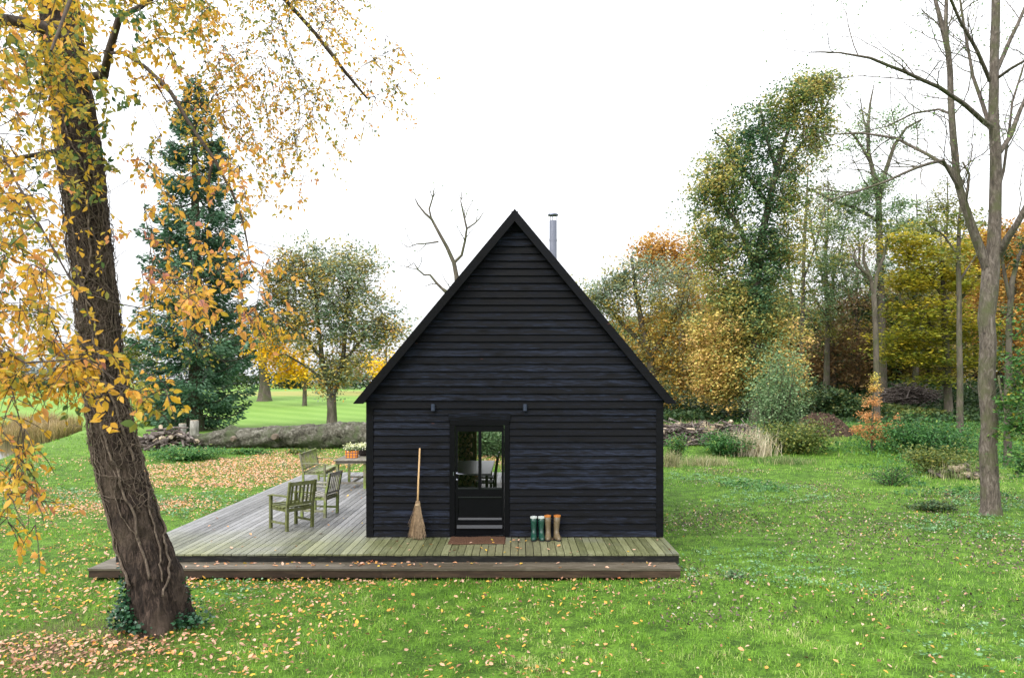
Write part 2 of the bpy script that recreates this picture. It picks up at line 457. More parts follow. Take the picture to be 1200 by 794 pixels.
# overcast sky: three times as bright overhead as at the horizon
tcw = nt.nodes.new('ShaderNodeTexCoord'); spw = nt.nodes.new('ShaderNodeSeparateXYZ'); nt.links.new(tcw.outputs['Generated'], spw.inputs[0])
mrw = nt.nodes.new('ShaderNodeMapRange'); nt.links.new(spw.outputs[2], mrw.inputs[0]); mrw.inputs[1].default_value = 0; mrw.inputs[2].default_value = 1; mrw.inputs[3].default_value = .47; mrw.inputs[4].default_value = 1.42
nzw = nt.nodes.new('ShaderNodeTexNoise'); nzw.inputs['Scale'].default_value = 2.2; nzw.inputs['Detail'].default_value = 4; nt.links.new(tcw.outputs['Generated'], nzw.inputs['Vector'])
nmw = nt.nodes.new('ShaderNodeMapRange'); nt.links.new(nzw.outputs['Fac'], nmw.inputs[0]); nmw.inputs[3].default_value = .94; nmw.inputs[4].default_value = 1.08
mmw = nt.nodes.new('ShaderNodeMath'); mmw.operation = 'MULTIPLY'; nt.links.new(mrw.outputs[0], mmw.inputs[0]); nt.links.new(nmw.outputs[0], mmw.inputs[1])
vmw = nt.nodes.new('ShaderNodeVectorMath'); vmw.operation = 'SCALE'; nt.links.new(mx.outputs[2], vmw.inputs[0]); nt.links.new(mmw.outputs[0], vmw.inputs['Scale'])
nt.links.new(vmw.outputs[0], bg.inputs[0]); bg.inputs[1].default_value = .12
nt.links.new(bg.outputs[0], wo.inputs[0])
sl = bpy.data.lights.new('sun', 'SUN'); sl.energy = 1.5; sl.angle = math.radians(28); sl.color = (1, .97, .92)
so = bpy.data.objects.new('sun', sl); C.objects.link(so)
# sun from high behind the camera's left shoulder, very soft
so.rotation_euler = (math.radians(90) - SUN_EL, 0, math.radians(-40))

# ================================================================== camera
cam = bpy.data.cameras.new('camera'); co = bpy.data.objects.new('camera', cam); C.objects.link(co)
co.location = (0, 0, CAMZ); co.rotation_euler = (math.radians(90), 0, 0)
cam.sensor_width = 36; cam.lens = F / 1200 * 36
cam.shift_x = -8 / 1200; cam.shift_y = 51 / 1200
cam.clip_start = .1; cam.clip_end = 6000
cam.dof.use_dof = True; cam.dof.focus_distance = 12.6; cam.dof.aperture_fstop = 3.2
sc = bpy.context.scene; sc.camera = co
sc.view_settings.view_transform = 'Standard'; sc.view_settings.look = 'None'; sc.view_settings.gamma = 1
sc.view_settings.exposure = 1.3
sc.cycles.max_bounces = 6; sc.cycles.transparent_max_bounces = 12; sc.cycles.diffuse_bounces = 4
sc.cycles.use_denoising = True

# ================================================================== deck
ZD = .32
def wood_deck_mat():
    m, nt, out = newmat('decking_wood')
    tc = N(nt, 'TexCoord'); o = tc.outputs['Object']
    a = N(nt, 'Attribute', attribute_name='tint')
    g = noise(nt, mapping(nt, o, (22, 1.3, 22)), 2.0, 6, .7, .6)
    s = mul(nt, mul(nt, g, .78), mul(nt, a.outputs['Fac'], .22), 'ADD')
    grey = ramp(nt, [(.06,.059,.057), (.14,.138,.136), (.24,.238,.24)], [.3, .5, .72], s)
    green = ramp(nt, [(.05,.055,.022), (.125,.132,.06), (.21,.215,.115)], [.3, .5, .72], s)
    sep = N(nt, 'SeparateXYZ'); nt.links.new(o, sep.inputs[0])
    # algae on the damp front edge and beside the cabin
    y = N(nt, 'MapRange'); nt.links.new(sep.outputs[1], y.inputs[0]); y.inputs[1].default_value = 14.6; y.inputs[2].default_value = 12.4
    n = noise(nt, o, 1.1, 5, .6)
    am = mul(nt, y.outputs[0], mul(nt, n, 1.7))
    x = N(nt, 'MapRange'); nt.links.new(sep.outputs[0], x.inputs[0]); x.inputs[1].default_value = -6.4; x.inputs[2].default_value = -2.5
    x.inputs[3].default_value = .45; x.inputs[4].default_value = 1.0
    am = mul(nt, am, x.outputs[0])
    r = ramp(nt, [(0,0,0), (1,1,1)], [.15, .75], am)
    col = mixc(nt, grey.outputs[0], green.outputs[0], r.outputs[0])
    # worn brown track in front of the door mat
    d = N(nt, 'VectorMath', operation='DISTANCE'); nt.links.new(mapping(nt, o, (1, .8, 0)), d.inputs[0]); d.inputs[1].default_value = (-.15, 12.2 * .8, 0)
    e = N(nt, 'MapRange'); nt.links.new(d.outputs['Value'], e.inputs[0]); e.inputs[1].default_value = 1.2; e.inputs[2].default_value = .1; e.inputs[4].default_value = .65
    col = mixc(nt, col, (.20, .165, .12), mul(nt, e.outputs[0], n))
    p = N(nt, 'BsdfPrincipled')
    nt.links.new(col, p.inputs['Base Color'])
    rr = ramp(nt, [(.38,)*3, (.62,)*3], [.35, .65], noise(nt, o, 2.3, 4)); nt.links.new(rr.outputs[0], p.inputs['Roughness'])
    p.inputs['Specular IOR Level'].default_value = .45
    nt.links.new(bump(nt, g, .5, .004), p.inputs['Normal'])
    nt.links.new(p.outputs[0], out.inputs[0]); return m
M['deck'] = wood_deck_mat()
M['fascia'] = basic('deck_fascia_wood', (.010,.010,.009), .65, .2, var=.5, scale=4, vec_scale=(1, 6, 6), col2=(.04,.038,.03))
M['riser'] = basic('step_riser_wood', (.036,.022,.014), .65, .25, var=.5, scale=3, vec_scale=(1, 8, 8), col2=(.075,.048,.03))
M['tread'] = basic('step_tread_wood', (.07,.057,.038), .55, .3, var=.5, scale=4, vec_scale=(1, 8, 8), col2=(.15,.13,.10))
XL, XR, YF, YB = -6.36, 2.53, 11.70, 22.4
HX0, HX1, HY0, HY1 = -2.66, 2.52, 12.985, 20.0
rng = np.random.default_rng(5)
deck = tag(empty('wooden_deck', (XL, YF, 0)), 'weathered plank terrace with a low step wrapping round the black cabin', 'deck')
def at(o, root): o.location = (-root.location.x, -root.location.y, -root.location.z); return o
b = MB(); x = XL; pitch = .1222; k = 0
while x < XR - .01:
    x1 = min(x + pitch - .011, XR); tcol = float(rng.uniform(0, 1)); dz = float(rng.normal(0, .0015))
    spans = [(YF, YB)]
    if x1 > HX0 - .02: spans = [(YF, HY0 + .06), (HY1 - .05, YB)]
    for (a0, a1) in spans:
        y = a0
        while y < a1 - .01:
            L = float(rng.uniform(2.4, 4.8)) if a1 - a0 > 3 else 9
            y2 = min(y + L, a1)
            if a1 - y2 < .6: y2 = a1
            b.box(x, x1, y, y2 - .004, ZD - .028 + dz, ZD + dz, float(np.clip(tcol + rng.normal(0, .12), 0, 1))); y = y2
    x += pitch; k += 1
# the house side strip of the deck exists only left of the cabin: fine
at(b.build('deck_boards', M['deck'], deck), deck)
b = MB(); b.box(XL + .004, XR - .004, YF + .012, YF + .05, ZD - .155, ZD - .031); b.box(XL + .01, XL + .05, YF + .052, YB - .05, ZD - .155, ZD - .031)
b.box(XR - .05, XR - .01, YF + .052, YB - .05, ZD - .155, ZD - .031); b.box(XL + .01, XR - .01, YB - .048, YB - .008, ZD - .155, ZD - .031)
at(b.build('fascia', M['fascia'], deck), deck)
b = MB()
for y0 in np.arange(YF + .5, YB - .3, .6): b.box(XL + .06, XR - .06, y0, y0 + .06, ZD - .15, ZD - .03)
for xx in (XL + .3, -3, 0, XR - .4):
    for yy in (12.3, 16, 19, 22): b.box(xx, xx + .1, yy, yy + .1, -.2, ZD - .151)
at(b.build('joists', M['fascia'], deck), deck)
SZ = .19; SX0, SX1, SY0, SY1 = -6.56, 2.47, 11.29, 12.2
b = MB()
for i, (ya, yb) in enumerate(((SY0, SY0 + .14), (SY0 + .146, SY0 + .286), (SY0 + .292, SY0 + .432), (SY0 + .438, SY0 + .578), (SY0+.584, SY1))):
    xs = [SX0, -3.4 + .7 * (i % 2), .1 - .5 * (i % 2), SX1]
    for q in range(3): b.box(xs[q], xs[q + 1] - .003, ya, yb, SZ - .03, SZ, float(rng.uniform(.2, .9)))
at(b.build('step_tread', M['tread'], deck), deck)
b = MB()
for q, (xa, xb) in enumerate(((SX0 + .01, -2.1), (-2.097, 1.7), (1.703, SX1 - .01))): b.box(xa, xb, SY0 + .012, SY0 + .05, .055, SZ - .032, .3 + .3 * q)
b.box(SX0 + .012, SX0 + .05, SY0 + .052, SY1, .055, SZ - .032); b.box(SX1 - .05, SX1 - .012, SY0 + .052, SY1, .055, SZ - .032)
b.box(SX0 + .2, SX1 - .2, SY0 + .2, SY0 + .28, -.1, SZ - .032)
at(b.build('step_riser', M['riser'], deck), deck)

# ================================================================== cabin
def black_wood(name, base=(.0020,.0025,.0048), sheen=(.020,.026,.046)):
    m, nt, out = newmat(name)
    tc = N(nt, 'TexCoord'); o = tc.outputs['Object']; a = N(nt, 'Attribute', attribute_name='tint')
    addv = N(nt, 'VectorMath', operation='MULTIPLY_ADD'); 
    comb = N(nt, 'CombineXYZ'); nt.links.new(mul(nt, a.outputs['Fac'], 37.0), comb.inputs[0]); nt.links.new(mul(nt, a.outputs['Fac'], 11.0), comb.inputs[2])
    nt.links.new(o, addv.inputs[0]); addv.inputs[1].default_value = (1, 1, 1); nt.links.new(comb.outputs[0], addv.inputs[2])
    v = mapping(nt, addv.outputs[0], (1.0, 1, 15))
    g = noise(nt, v, 2.2, 7, .72, 1.6)
    kn = N(nt, 'TexVoronoi'); kn.inputs['Scale'].default_value = 1.0; nt.links.new(mapping(nt, addv.outputs[0], (1.7, 1, 5.5)), kn.inputs['Vector'])
    kr = ramp(nt, [(1,1,1), (0,0,0)], [.12, .34], kn.outputs['Distance'])
    s = mul(nt, mul(nt, g, .85), mul(nt, a.outputs['Fac'], .13), 'ADD')
    r = ramp(nt, [[c * .35 for c in base], base, sheen], [.40, .50, .64], s)  # lightest grain streaks carry the boards' pale bluish sheen as colour
    col = mixc(nt, r.outputs[0], [c * .25 for c in base], kr.outputs[0])
    # a few reddish resin spots where the stain has worn off
    v2 = N(nt, 'TexVoronoi'); v2.inputs['Scale'].default_value = .9; nt.links.new(mapping(nt, addv.outputs[0], (1, 1, 3.1), (0,0,0), (5, 0, 3)), v2.inputs['Vector'])
    red = ramp(nt, [(1,1,1), (0,0,0)], [.018, .035], v2.outputs['Distance'])
    col = mixc(nt, col, (.05,.02,.016), red.outputs[0])
    p = N(nt, 'BsdfPrincipled'); nt.links.new(col, p.inputs['Base Color'])
    rr = ramp(nt, [(.5,)*3, (.8,)*3], [.35, .65], g); nt.links.new(rr.outputs[0], p.inputs['Roughness'])
    p.inputs['Specular IOR Level'].default_value = .14
    nt.links.new(bump(nt, g, .5, .006), p.inputs['Normal']); nt.links.new(p.outputs[0], out.inputs[0]); return m
M['black'] = black_wood('black_stained_boards')
M['black_trim'] = black_wood('black_stained_trim', (.0018,.002,.0034), (.004,.005,.009))
M['black_paint'] = basic('black_door_paint', (.003,.003,.0042), .35, .10, var=.3, bmp=.05)
M['slate'] = basic('roof_tiles_black', (.02,.021,.026), .6, .3, var=.4)
M['inner'] = basic('dark_interior_lining', (.04,.032,.028), .8, .2, var=.3)
M['floor_in'] = basic('interior_floor', (.10,.075,.055), .5, .3, var=.3, vec_scale=(8, 1, 8))
M['steel'] = basic('brushed_steel', (.20,.21,.25), .30, .5, 1, var=.1, bmp=.05)
M['steel_dark'] = basic('cowl_metal', (.10,.11,.15), .4, .5, .8, var=.2)
M['lamp'] = basic('lamp_metal', (.035,.045,.075), .4, .4, .3, var=.15)
M['post'] = basic('oiled_post_wood', (.30,.19,.10), .6, .3, var=.25, vec_scale=(4, 4, 1))
m, nt, out = newmat('window_glass')
tr = N(nt, 'BsdfTransparent'); gl = N(nt, 'BsdfGlossy', Roughness=.01); fr = N(nt, 'Fresnel', IOR=1.22); mxs = N(nt, 'MixShader')
tr.inputs[0].default_value = (.96, .96, .96, 1)
nt.links.new(fr.outputs[0], mxs.inputs[0]); nt.links.new(tr.outputs[0], mxs.inputs[1]); nt.links.new(gl.outputs[0], mxs.inputs[2]); nt.links.new(mxs.outputs[0], out.inputs[0])
M['glass'] = m

cx = (HX0 + HX1) / 2
AZ = 5.93; EZ = 2.60; EXH = 2.77          # ridge, eave tip height and half width of the roof underside line
slope = (AZ - EZ) / EXH
cabin = tag(empty('wooden_cabin', (cx, HY0, ZD)), 'small black timber cabin with a steep gable and half glazed door', 'cabin')
def cb(b, name, mat, parent=None, **k):
    o = b.build(name, mat, parent or cabin, **k)
    if parent is None or parent is cabin: at(o, cabin)
    return o
DX0, DX1, DZT = -1.205, -.165, 2.36            # door frame outside, top under the header board
HB = 2.49                                       # header board top
def roofx(z): return max(0., (AZ - z) / slope)
b = MB(); rb = np.random.default_rng(11)
def wboard(b, xa0, xb0, xa1, xb1, z0, z1, y):
    """weatherboard: thick bottom, thin top, lower edge proud"""
    t = float(rb.uniform(0, 1)); yo = float(rb.normal(0, .002)); dz0 = float(rb.normal(0, .002)); dz1 = float(rb.normal(0, .002))
    b.add([(xa0, y - .042 + yo, z0 + dz0), (xb0, y - .042 + yo, z0 + dz1), (xb0, y, z0 + dz1), (xa0, y, z0 + dz0),
           (xa1, y - .010 + yo, z1 + dz0), (xb1, y - .010 + yo, z1 + dz1), (xb1, y, z1 + dz1), (xa1, y, z1 + dz0)],
          [(3,2,1,0),(4,5,6,7),(0,1,5,4),(1,2,6,5),(2,3,7,6),(3,0,4,7)], t)
CW = .125
z = ZD + .02
while z < AZ - .12:
    e = float(rb.uniform(.112, .122)) if z < 2.5 else float(rb.uniform(.124, .132)); z1 = z + e + .012
    if z1 < 2.62:
        if z + .04 < HB:
            wboard(b, HX0 + CW, DX0 - .003, HX0 + CW, DX0 - .003, z, z1, HY0); wboard(b, DX1 + .003, HX1 - CW, DX1 + .003, HX1 - CW, z, z1, HY0)
        else: wboard(b, HX0 + CW, HX1 - CW, HX0 + CW, HX1 - CW, z, z1, HY0)
    else:
        h0 = min(roofx(z) - .02, (HX1 - HX0) / 2 + .0); h1 = min(roofx(z1) - .02, (HX1 - HX0) / 2)
        if h1 > .02: wboard(b, cx - h0, cx + h0, cx - h1, cx + h1, z, z1, HY0 - .012)
    z += e
cb(b, 'front_wall', M['black'])
# structural shell
b = MB(); t = .14; ZE = AZ - slope * (HX1 - HX0) / 2 - .02
y0, y1 = HY0 + .002, HY0 + t
b.box(HX0 + .02, DX0, y0, y1, ZD - .1, ZE); b.box(DX1, HX1 - .02, y0, y1, ZD - .1, ZE); b.box(DX0, DX1, y0, y1, DZT, ZE)
for (ya, yb) in ((y0, y1), (HY1 - t, HY1)):
    if ya != y0: b = MB()
    h = (HX1 - HX0) / 2 - .02
    b.add([(cx - h, ya, ZE), (cx + h, ya, ZE), (cx, ya, AZ - .06), (cx - h, yb, ZE), (cx + h, yb, ZE), (cx, yb, AZ - .06)],
          [(0,1,2),(5,4,3),(0,3,4,1),(1,4,5,2),(2,5,3,0)])
    cb(b, 'gable_lining', M['inner'])
for sx, X0 in ((-1, HX0), (1, HX1)):
    b = MB(); zz = ZD + .02
    while zz < ZE - .05:
        tt = float(rb.uniform(0, 1))
        xa, xb = (X0 - .012, X0 + .02) if sx < 0 else (X0 - .02, X0 + .012)
        b.box(xa, xb, HY0 + .005, HY1 - .005, zz, zz + .114, tt)
        zz += .118
    xa, xb = (HX0 + .021, HX0 + t) if sx < 0 else (HX1 - t, HX1 - .021)
    b.box(xa, xb, y1 + .002, HY1 - t - .002, ZD - .1, ZE)
    cb(b, 'side_wall', M['black'])
b = MB(); b.box(HX0 + t, HX1 - t, y1, HY1, ZD - .08, ZD + .012); cb(b, 'floor', M['floor_in'])
# back wall: piers, header and glazing
BX0, BX1 = -1.18, 2.0
b = MB(); b.box(HX0 + t, BX0, HY1 - t, HY1, ZD + .012, ZE); b.box(BX1, HX1 - t, HY1 - t, HY1, ZD + .012, ZE); b.box(BX0, BX1, HY1 - t, HY1, 2.45, ZE)
cb(b, 'back_wall', M['inner'])
for xx in (BX1 - .06, .3, BX0):
    b = MB(); b.box(xx, xx + .05, HY1 - .13, HY1 - .02, ZD + .013, 2.449); o = cb(b, 'window_post', M['post'])
b = MB(); b.box(BX0 + .05, .3, HY1 - .08, HY1 - .074, ZD + .013, 2.449); b.box(.35, BX1 - .06, HY1 - .08, HY1 - .074, ZD + .013, 2.449)
cb(b, 'back_glazing', M['glass'])
# corner boards
for xa in (HX0, HX1 - CW):
    b = MB(); b.box(xa, xa + CW - .003, HY0 - .042, HY0, ZD + .006, 2.63); cb(b, 'corner_board', M['black_trim'], bevel=.003)
# roof slabs with tile courses, barge boards
OF, OB = .20, .25
for sx in (-1, 1):
    b = MB(); n = 26
    for i in range(n):
        h0 = (EXH - .05) * (1 - i / n) + .02; h1 = (EXH - .05) * (1 - (i + 1) / n)
        za, zb = AZ - slope * h0, AZ - slope * h1
        lift = .045
        for ya in np.arange(HY0 - OF, HY1 + OB - .01, .33):
            yb = min(ya + .326, HY1 + OB); tt = float(rb.uniform(0, 1)); j = float(rb.uniform(0, .008))
            P = [(cx + sx*h0, ya, za + .02), (cx + sx*h0, yb, za + .02), (cx + sx*h1, yb, zb + .02), (cx + sx*h1, ya, zb + .02),
                 (cx + sx*h0, ya, za + lift + j + .03), (cx + sx*h0, yb, za + lift + j + .03), (cx + sx*h1, yb, zb + .04), (cx + sx*h1, ya, zb + .04)]
            b.add(P, [(3,2,1,0),(4,5,6,7),(0,1,5,4),(1,2,6,5),(2,3,7,6),(3,0,4,7)], tt)
    cb(b, 'roof', M['slate'])
    b = MB()   # lining under the tiles
    P = []
    for yy in (HY0 - OF + .03, HY1 + OB - .03):
        P += [(cx + sx*2.70, yy, AZ - slope*2.70 - .02), (cx, yy, AZ - .02), (cx, yy, AZ + .018), (cx + sx*2.70, yy, AZ - slope*2.70 + .018)]
    b.add(P, [(0,1,2,3),(7,6,5,4),(0,4,5,1),(1,5,6,2),(2,6,7,3),(3,7,4,0)]); cb(b, 'roof_lining', M['black_trim'])
    b = MB(); P = []; wv = .125 * math.hypot(1, slope)
    for yy in (HY0 - OF - .025, HY0 - OF + .028):
        P += [(cx + sx*(EXH + .04), yy, EZ - slope*.04 - .085), (cx + sx*(EXH + .04), yy, EZ - slope*.04 + .075), (cx + .0, yy, AZ + .075), (cx, yy, AZ - wv + .06)]
        P += []
    # outline: foot cut level, mitred at the ridge
    foot = cx + sx*2.775
    inner = cx + sx*((AZ - wv + .06 - 2.655) / slope)
    P = []
    for yy in (HY0 - OF - .025, HY0 - OF + .028):
        P += [(foot, yy, 2.655), (foot, yy, AZ + .075 - slope * 2.775), (cx, yy, AZ + .075), (cx, yy, AZ - wv + .06), (inner, yy, 2.655)]
    b.add(P, [(0,1,2,3,4),(9,8,7,6,5),(0,5,6,1),(1,6,7,2),(2,7,8,3),(3,8,9,4),(4,9,5,0)], .4 + .2 * sx)
    cb(b, 'barge_board', M['black_trim'])
b = MB(); b.beam((cx, HY0 - OF + .04, AZ + .03), (cx, HY1 + OB, AZ + .03), .12, .03); cb(b, 'ridge_cap', M['slate'])
# door
fr = MB(); yf = HY0 - .048
fr.box(DX0, DX0 + .09, yf, HY0 + .06, ZD + .006, DZT - .09); fr.box(DX1 - .09, DX1, yf, HY0 + .06, ZD + .006, DZT - .09); fr.box(DX0, DX1, yf, HY0 + .06, DZT - .088, DZT)
fr.box(DX0 + .092, DX1 - .092, HY0 - .03, HY0 + .06, ZD + .006, ZD + .035)
cb(fr, 'door_frame', M['black_paint'], bevel=.004)
b = MB(); b.box(DX0 - .02, DX1 + .02, HY0 - .052, HY0 - .002, DZT + .004, HB); cb(b, 'header_board', M['black'], bevel=.003)
lx0, lx1, lz0, lz1 = DX0 + .094, DX1 - .094, ZD + .04, DZT - .092
px = [(-1.062, -.708), (-.652, -.300)]; pz0, pz1 = 1.185, 2.165
dr = MB(); ya, yb = HY0 - .022, HY0 + .024
dr.box(lx0, px[0][0], ya, yb, lz0, lz1); dr.box(px[1][1], lx1, ya, yb, lz0, lz1)
dr.box(px[0][0], px[1][1], ya, yb, pz1, lz1); dr.box(px[0][1], px[1][0], ya + .004, yb, pz0, pz1)
dr.box(px[0][0], px[1][1], ya, yb, 1.03, pz0); dr.box(px[0][0], px[1][1], ya, yb, lz0, .60)
dr.box(px[0][0], px[1][1], ya + .018, yb - .01, .60, 1.03)
door = cb(dr, 'door', M['black_paint'], bevel=.003)
def sub(bm, name, mat, par, **k): return bm.build(name, mat, par, **k)
b = MB()
for (a, c) in ((px[0][0], px[1][1]),):
    # panel moulding and weather bars that catch the sky
    b.add([(a, ya - .004, .625), (c, ya - .004, .625), (c, ya + .018, .660), (a, ya + .018, .660), (a, ya + .018, .60), (c, ya + .018, .60)], [(0,1,2,3),(4,5,1,0),(3,2,5,4),(0,3,4),(1,5,2)])
    b.add([(lx0 + .03, ya - .045, .485), (lx1 - .03, ya - .045, .485), (lx1 - .03, ya - .002, .535), (lx0 + .03, ya - .002, .535), (lx0 + .03, ya - .002, .465), (lx1 - .03, ya - .002, .465)], [(0,1,2,3),(4,5,1,0),(3,2,5,4),(0,3,4),(1,5,2)])
    b.box(a, c, ya - .003, ya + .016, 1.012, 1.03)
M['drip'] = basic('weather_bar_paint', (.008,.009,.012), .3, .45, var=.1, bmp=0)
sub(b, 'weather_bar', M['drip'], door)
for (a, c) in px:
    g = MB(); g.box(a + .002, c - .002, HY0, HY0 + .006, pz0 + .002, pz1 - .002); sub(g, 'pane', M['glass'], door)
    g = MB(); g.box(a, c, ya - .012, ya + .004, pz0 - .02, pz0 + .006); sub(g, 'glazing_sill', M['drip'], door)
b = MB(); hx = lx0 + .03; hz = 1.432
b.tube([(hx, ya - .001, hz), (hx, ya - .012, hz)], .026, 16); b.tube([(hx, ya - .012, hz), (hx, ya - .05, hz)], .010, 10)
b.tube([(hx - .005, ya - .05, hz), (hx + .06, ya - .052, hz), (hx + .13, ya - .048, hz - .003)], [.011, .010, .009], 10)
sub(b, 'handle', M['steel'], door, smooth=True)
b = MB(); b.tube([(hx, ya - .001, hz - .11), (hx, ya - .010, hz - .11)], .022, 16); sub(b, 'lock', M['steel'], door, smooth=True)
b = MB(); b.box(lx0 - .035, lx0 - .022, yf - .004, yf - .0005, hz - .03, hz + .03); sub(b, 'strike_plate', M['steel'], door)
for xx in (-1.492, .108):
    b = MB(); yy = HY0 - .075; zt = 2.645
    b.tube([(xx, yy, zt), (xx, yy, zt - .115)], .036, 20); b.box(xx - .02, xx + .02, yy + .02, HY0 - .03, zt - .08, zt - .03)
    cb(b, 'wall_lamp', M['lamp'])
# flue
FX, FY = .785, 17.0
fl = MB(); fl.tube([(FX, FY, 4.5), (FX, FY, 6.72)], .085, 24); 
for q in (5.6, 6.25): fl.tube([(FX, FY, q), (FX, FY, q + .05)], .092, 24)
flue = cb(fl, 'chimney_flue', M['steel'])
b = MB()
for k in range(3):
    a = k * 2.094 + .3; b.tube([(FX + .075*math.cos(a), FY + .075*math.sin(a), 6.70), (FX + .075*math.cos(a), FY + .075*math.sin(a), 6.85)], .008, 6)
b.rings([[(FX + r*math.cos(a), FY + r*math.sin(a), zz) for a in np.arange(20)*math.pi/10] for r, zz in ((.08, 6.85), (.125, 6.84), (.12, 6.865), (.06, 6.89), (.02, 6.90))])
sub(b, 'cowl', M['steel_dark'], flue)

# ---- inside: table, chairs, firewood
M['table_in'] = basic('dining_table_top', (.30,.30,.31), .35, .5, var=.2, vec_scale=(10, 1, 10))
M['dark_wood'] = basic('dark_chair_wood', (.03,.02,.016), .5, .3, var=.3)
b = MB(); tb = tag(empty('dining_table', (-1.35, 17.2, ZD)), 'long grey topped dining table seen through the cabin door glass', 'table')
b.box(-.75, .75, -1.35, 1.35, .72, .755); b.build('tabletop', M['table_in'], tb, bevel=.004)
for sx in (-1, 1):
    for sy in (-1, 1):
        b = MB(); b.box(sx*.66 - .03, sx*.66 + .03, sy*1.2 - .03, sy*1.2 + .03, .013, .719); b.build('leg', M['dark_wood'], tb)
def copy_tree(o, parent=None):
    c = o.copy(); C.objects.link(c)
    if parent: c.parent = parent
    for ch in [q for q in bpy.data.objects if q.parent == o]: copy_tree(ch, c)
    return c
dc = tag(empty('dining_chair', (-.76, 16.9, ZD), math.radians(90)), 'dark high back dining chair behind the right door pane, nearer of the two', 'chair', 'dining chairs inside the cabin')
b = MB(); b.box(-.21, .21, -.21, .21, .43, .46); b.build('seat', M['dark_wood'], dc, bevel=.006)
b = MB()
for sx in (-1, 1): b.beam((sx*.19, -.19, .46), (sx*.19, -.27, 1.02), .035, .03, up=(0,1,0))
for q in range(5): b.beam((-.13 + .065*q, -.195, .5), (-.13 + .065*q, -.262, .98), .02, .012, up=(0,1,0))
b.beam((-.2, -.268, 1.0), (.2, -.268, 1.0), .03, .07); b.build('backrest', M['dark_wood'], dc)
for sx in (-1, 1):
    for sy in (-1, 1): b = MB(); b.beam((sx*.19, sy*.19, .013), (sx*.19, sy*.19, .429), .035, .035); b.build('leg', M['dark_wood'], dc)
d2 = copy_tree(dc); d2.location = (-.74, 17.75, ZD); d2['label'] = 'dark high back dining chair behind the right door pane, farther of the two'
M['log_end'] = basic('firewood', (.42,.23,.13), .8, .2, var=.6, scale=14, col2=(.70,.50,.34))
fw = tag(empty('firewood_stack', (-1.8, 19.5, ZD + .012)), 'stacked brown firewood inside the cabin, seen through the left door pane', 'firewood')
rf = np.random.default_rng(3); nlog = 0
for iy in range(13):
    for ix in range(10):
        xx = -2.35 + ix * .135 + (.067 if iy % 2 else 0); zz = .07 + iy * .122
        if iy >= 3 and xx > -1.26: continue
        r = .066 * rf.uniform(.85, 1.05); kk = int(rf.integers(3, 7)); a0 = rf.uniform(0, 6)
        if nlog >= 100: continue
        ring = lambda yy: [((xx + 1.8) + r * rf.uniform(.9, 1.1) * math.cos(a0 + 2*math.pi*j/kk), yy, zz + r * math.sin(a0 + 2*math.pi*j/kk)) for j in range(kk)]
        b = MB(); yj = rf.uniform(-.03, .03); A1 = ring(-.18 + yj); A2 = [(p[0], .15, p[2]) for p in A1]
        b.rings([A1, A2], float(rf.uniform(0, 1))); b.build('log', M['log_end'], fw); nlog += 1

# ================================================================== things on the deck
def mossy(name, base, moss, mossamt):
    m, nt, out = newmat(name)
    tc = N(nt, 'TexCoord'); o = tc.outputs['Object']; a = N(nt, 'Attribute', attribute_name='tint')
    n = noise(nt, o, 9, 5, .65); n2 = noise(nt, o, 3.2, 4, .6)
    r = ramp(nt, [[c*.55 for c in base], base, [c*1.5 for c in base]], [.3, .5, .72], mul(nt, mul(nt, n, .7), mul(nt, a.outputs['Fac'], .3), 'ADD'))
    r2 = ramp(nt, [[c*.5 for c in moss], moss, [c*1.4 for c in moss]], [.3, .5, .7], n)
    f = ramp(nt, [(0,0,0), (1,1,1)], [.62 - mossamt*.4, .75 - mossamt*.4], n2)
    col = mixc(nt, r.outputs[0], r2.outputs[0], f.outputs[0])
    p = N(nt, 'BsdfPrincipled', Roughness=.75); p.inputs['Specular IOR Level'].default_value = .25
    nt.links.new(col, p.inputs['Base Color']); nt.links.new(bump(nt, n, .4, .005), p.inputs['Normal']); nt.links.new(p.outputs[0], out.inputs[0]); return m
M['teak_green'] = mossy('algae_green_teak', (.10,.105,.06), (.10,.11,.035), .65)
M['teak_green2'] = mossy('algae_tinged_teak', (.16,.155,.10), (.15,.19,.05), .5)
M['teak_grey'] = mossy('silver_grey_teak', (.22,.21,.18), (.12,.14,.05), .2)
M['teak_table'] = mossy('grey_brown_teak', (.15,.135,.11), (.12,.13,.06), .2)
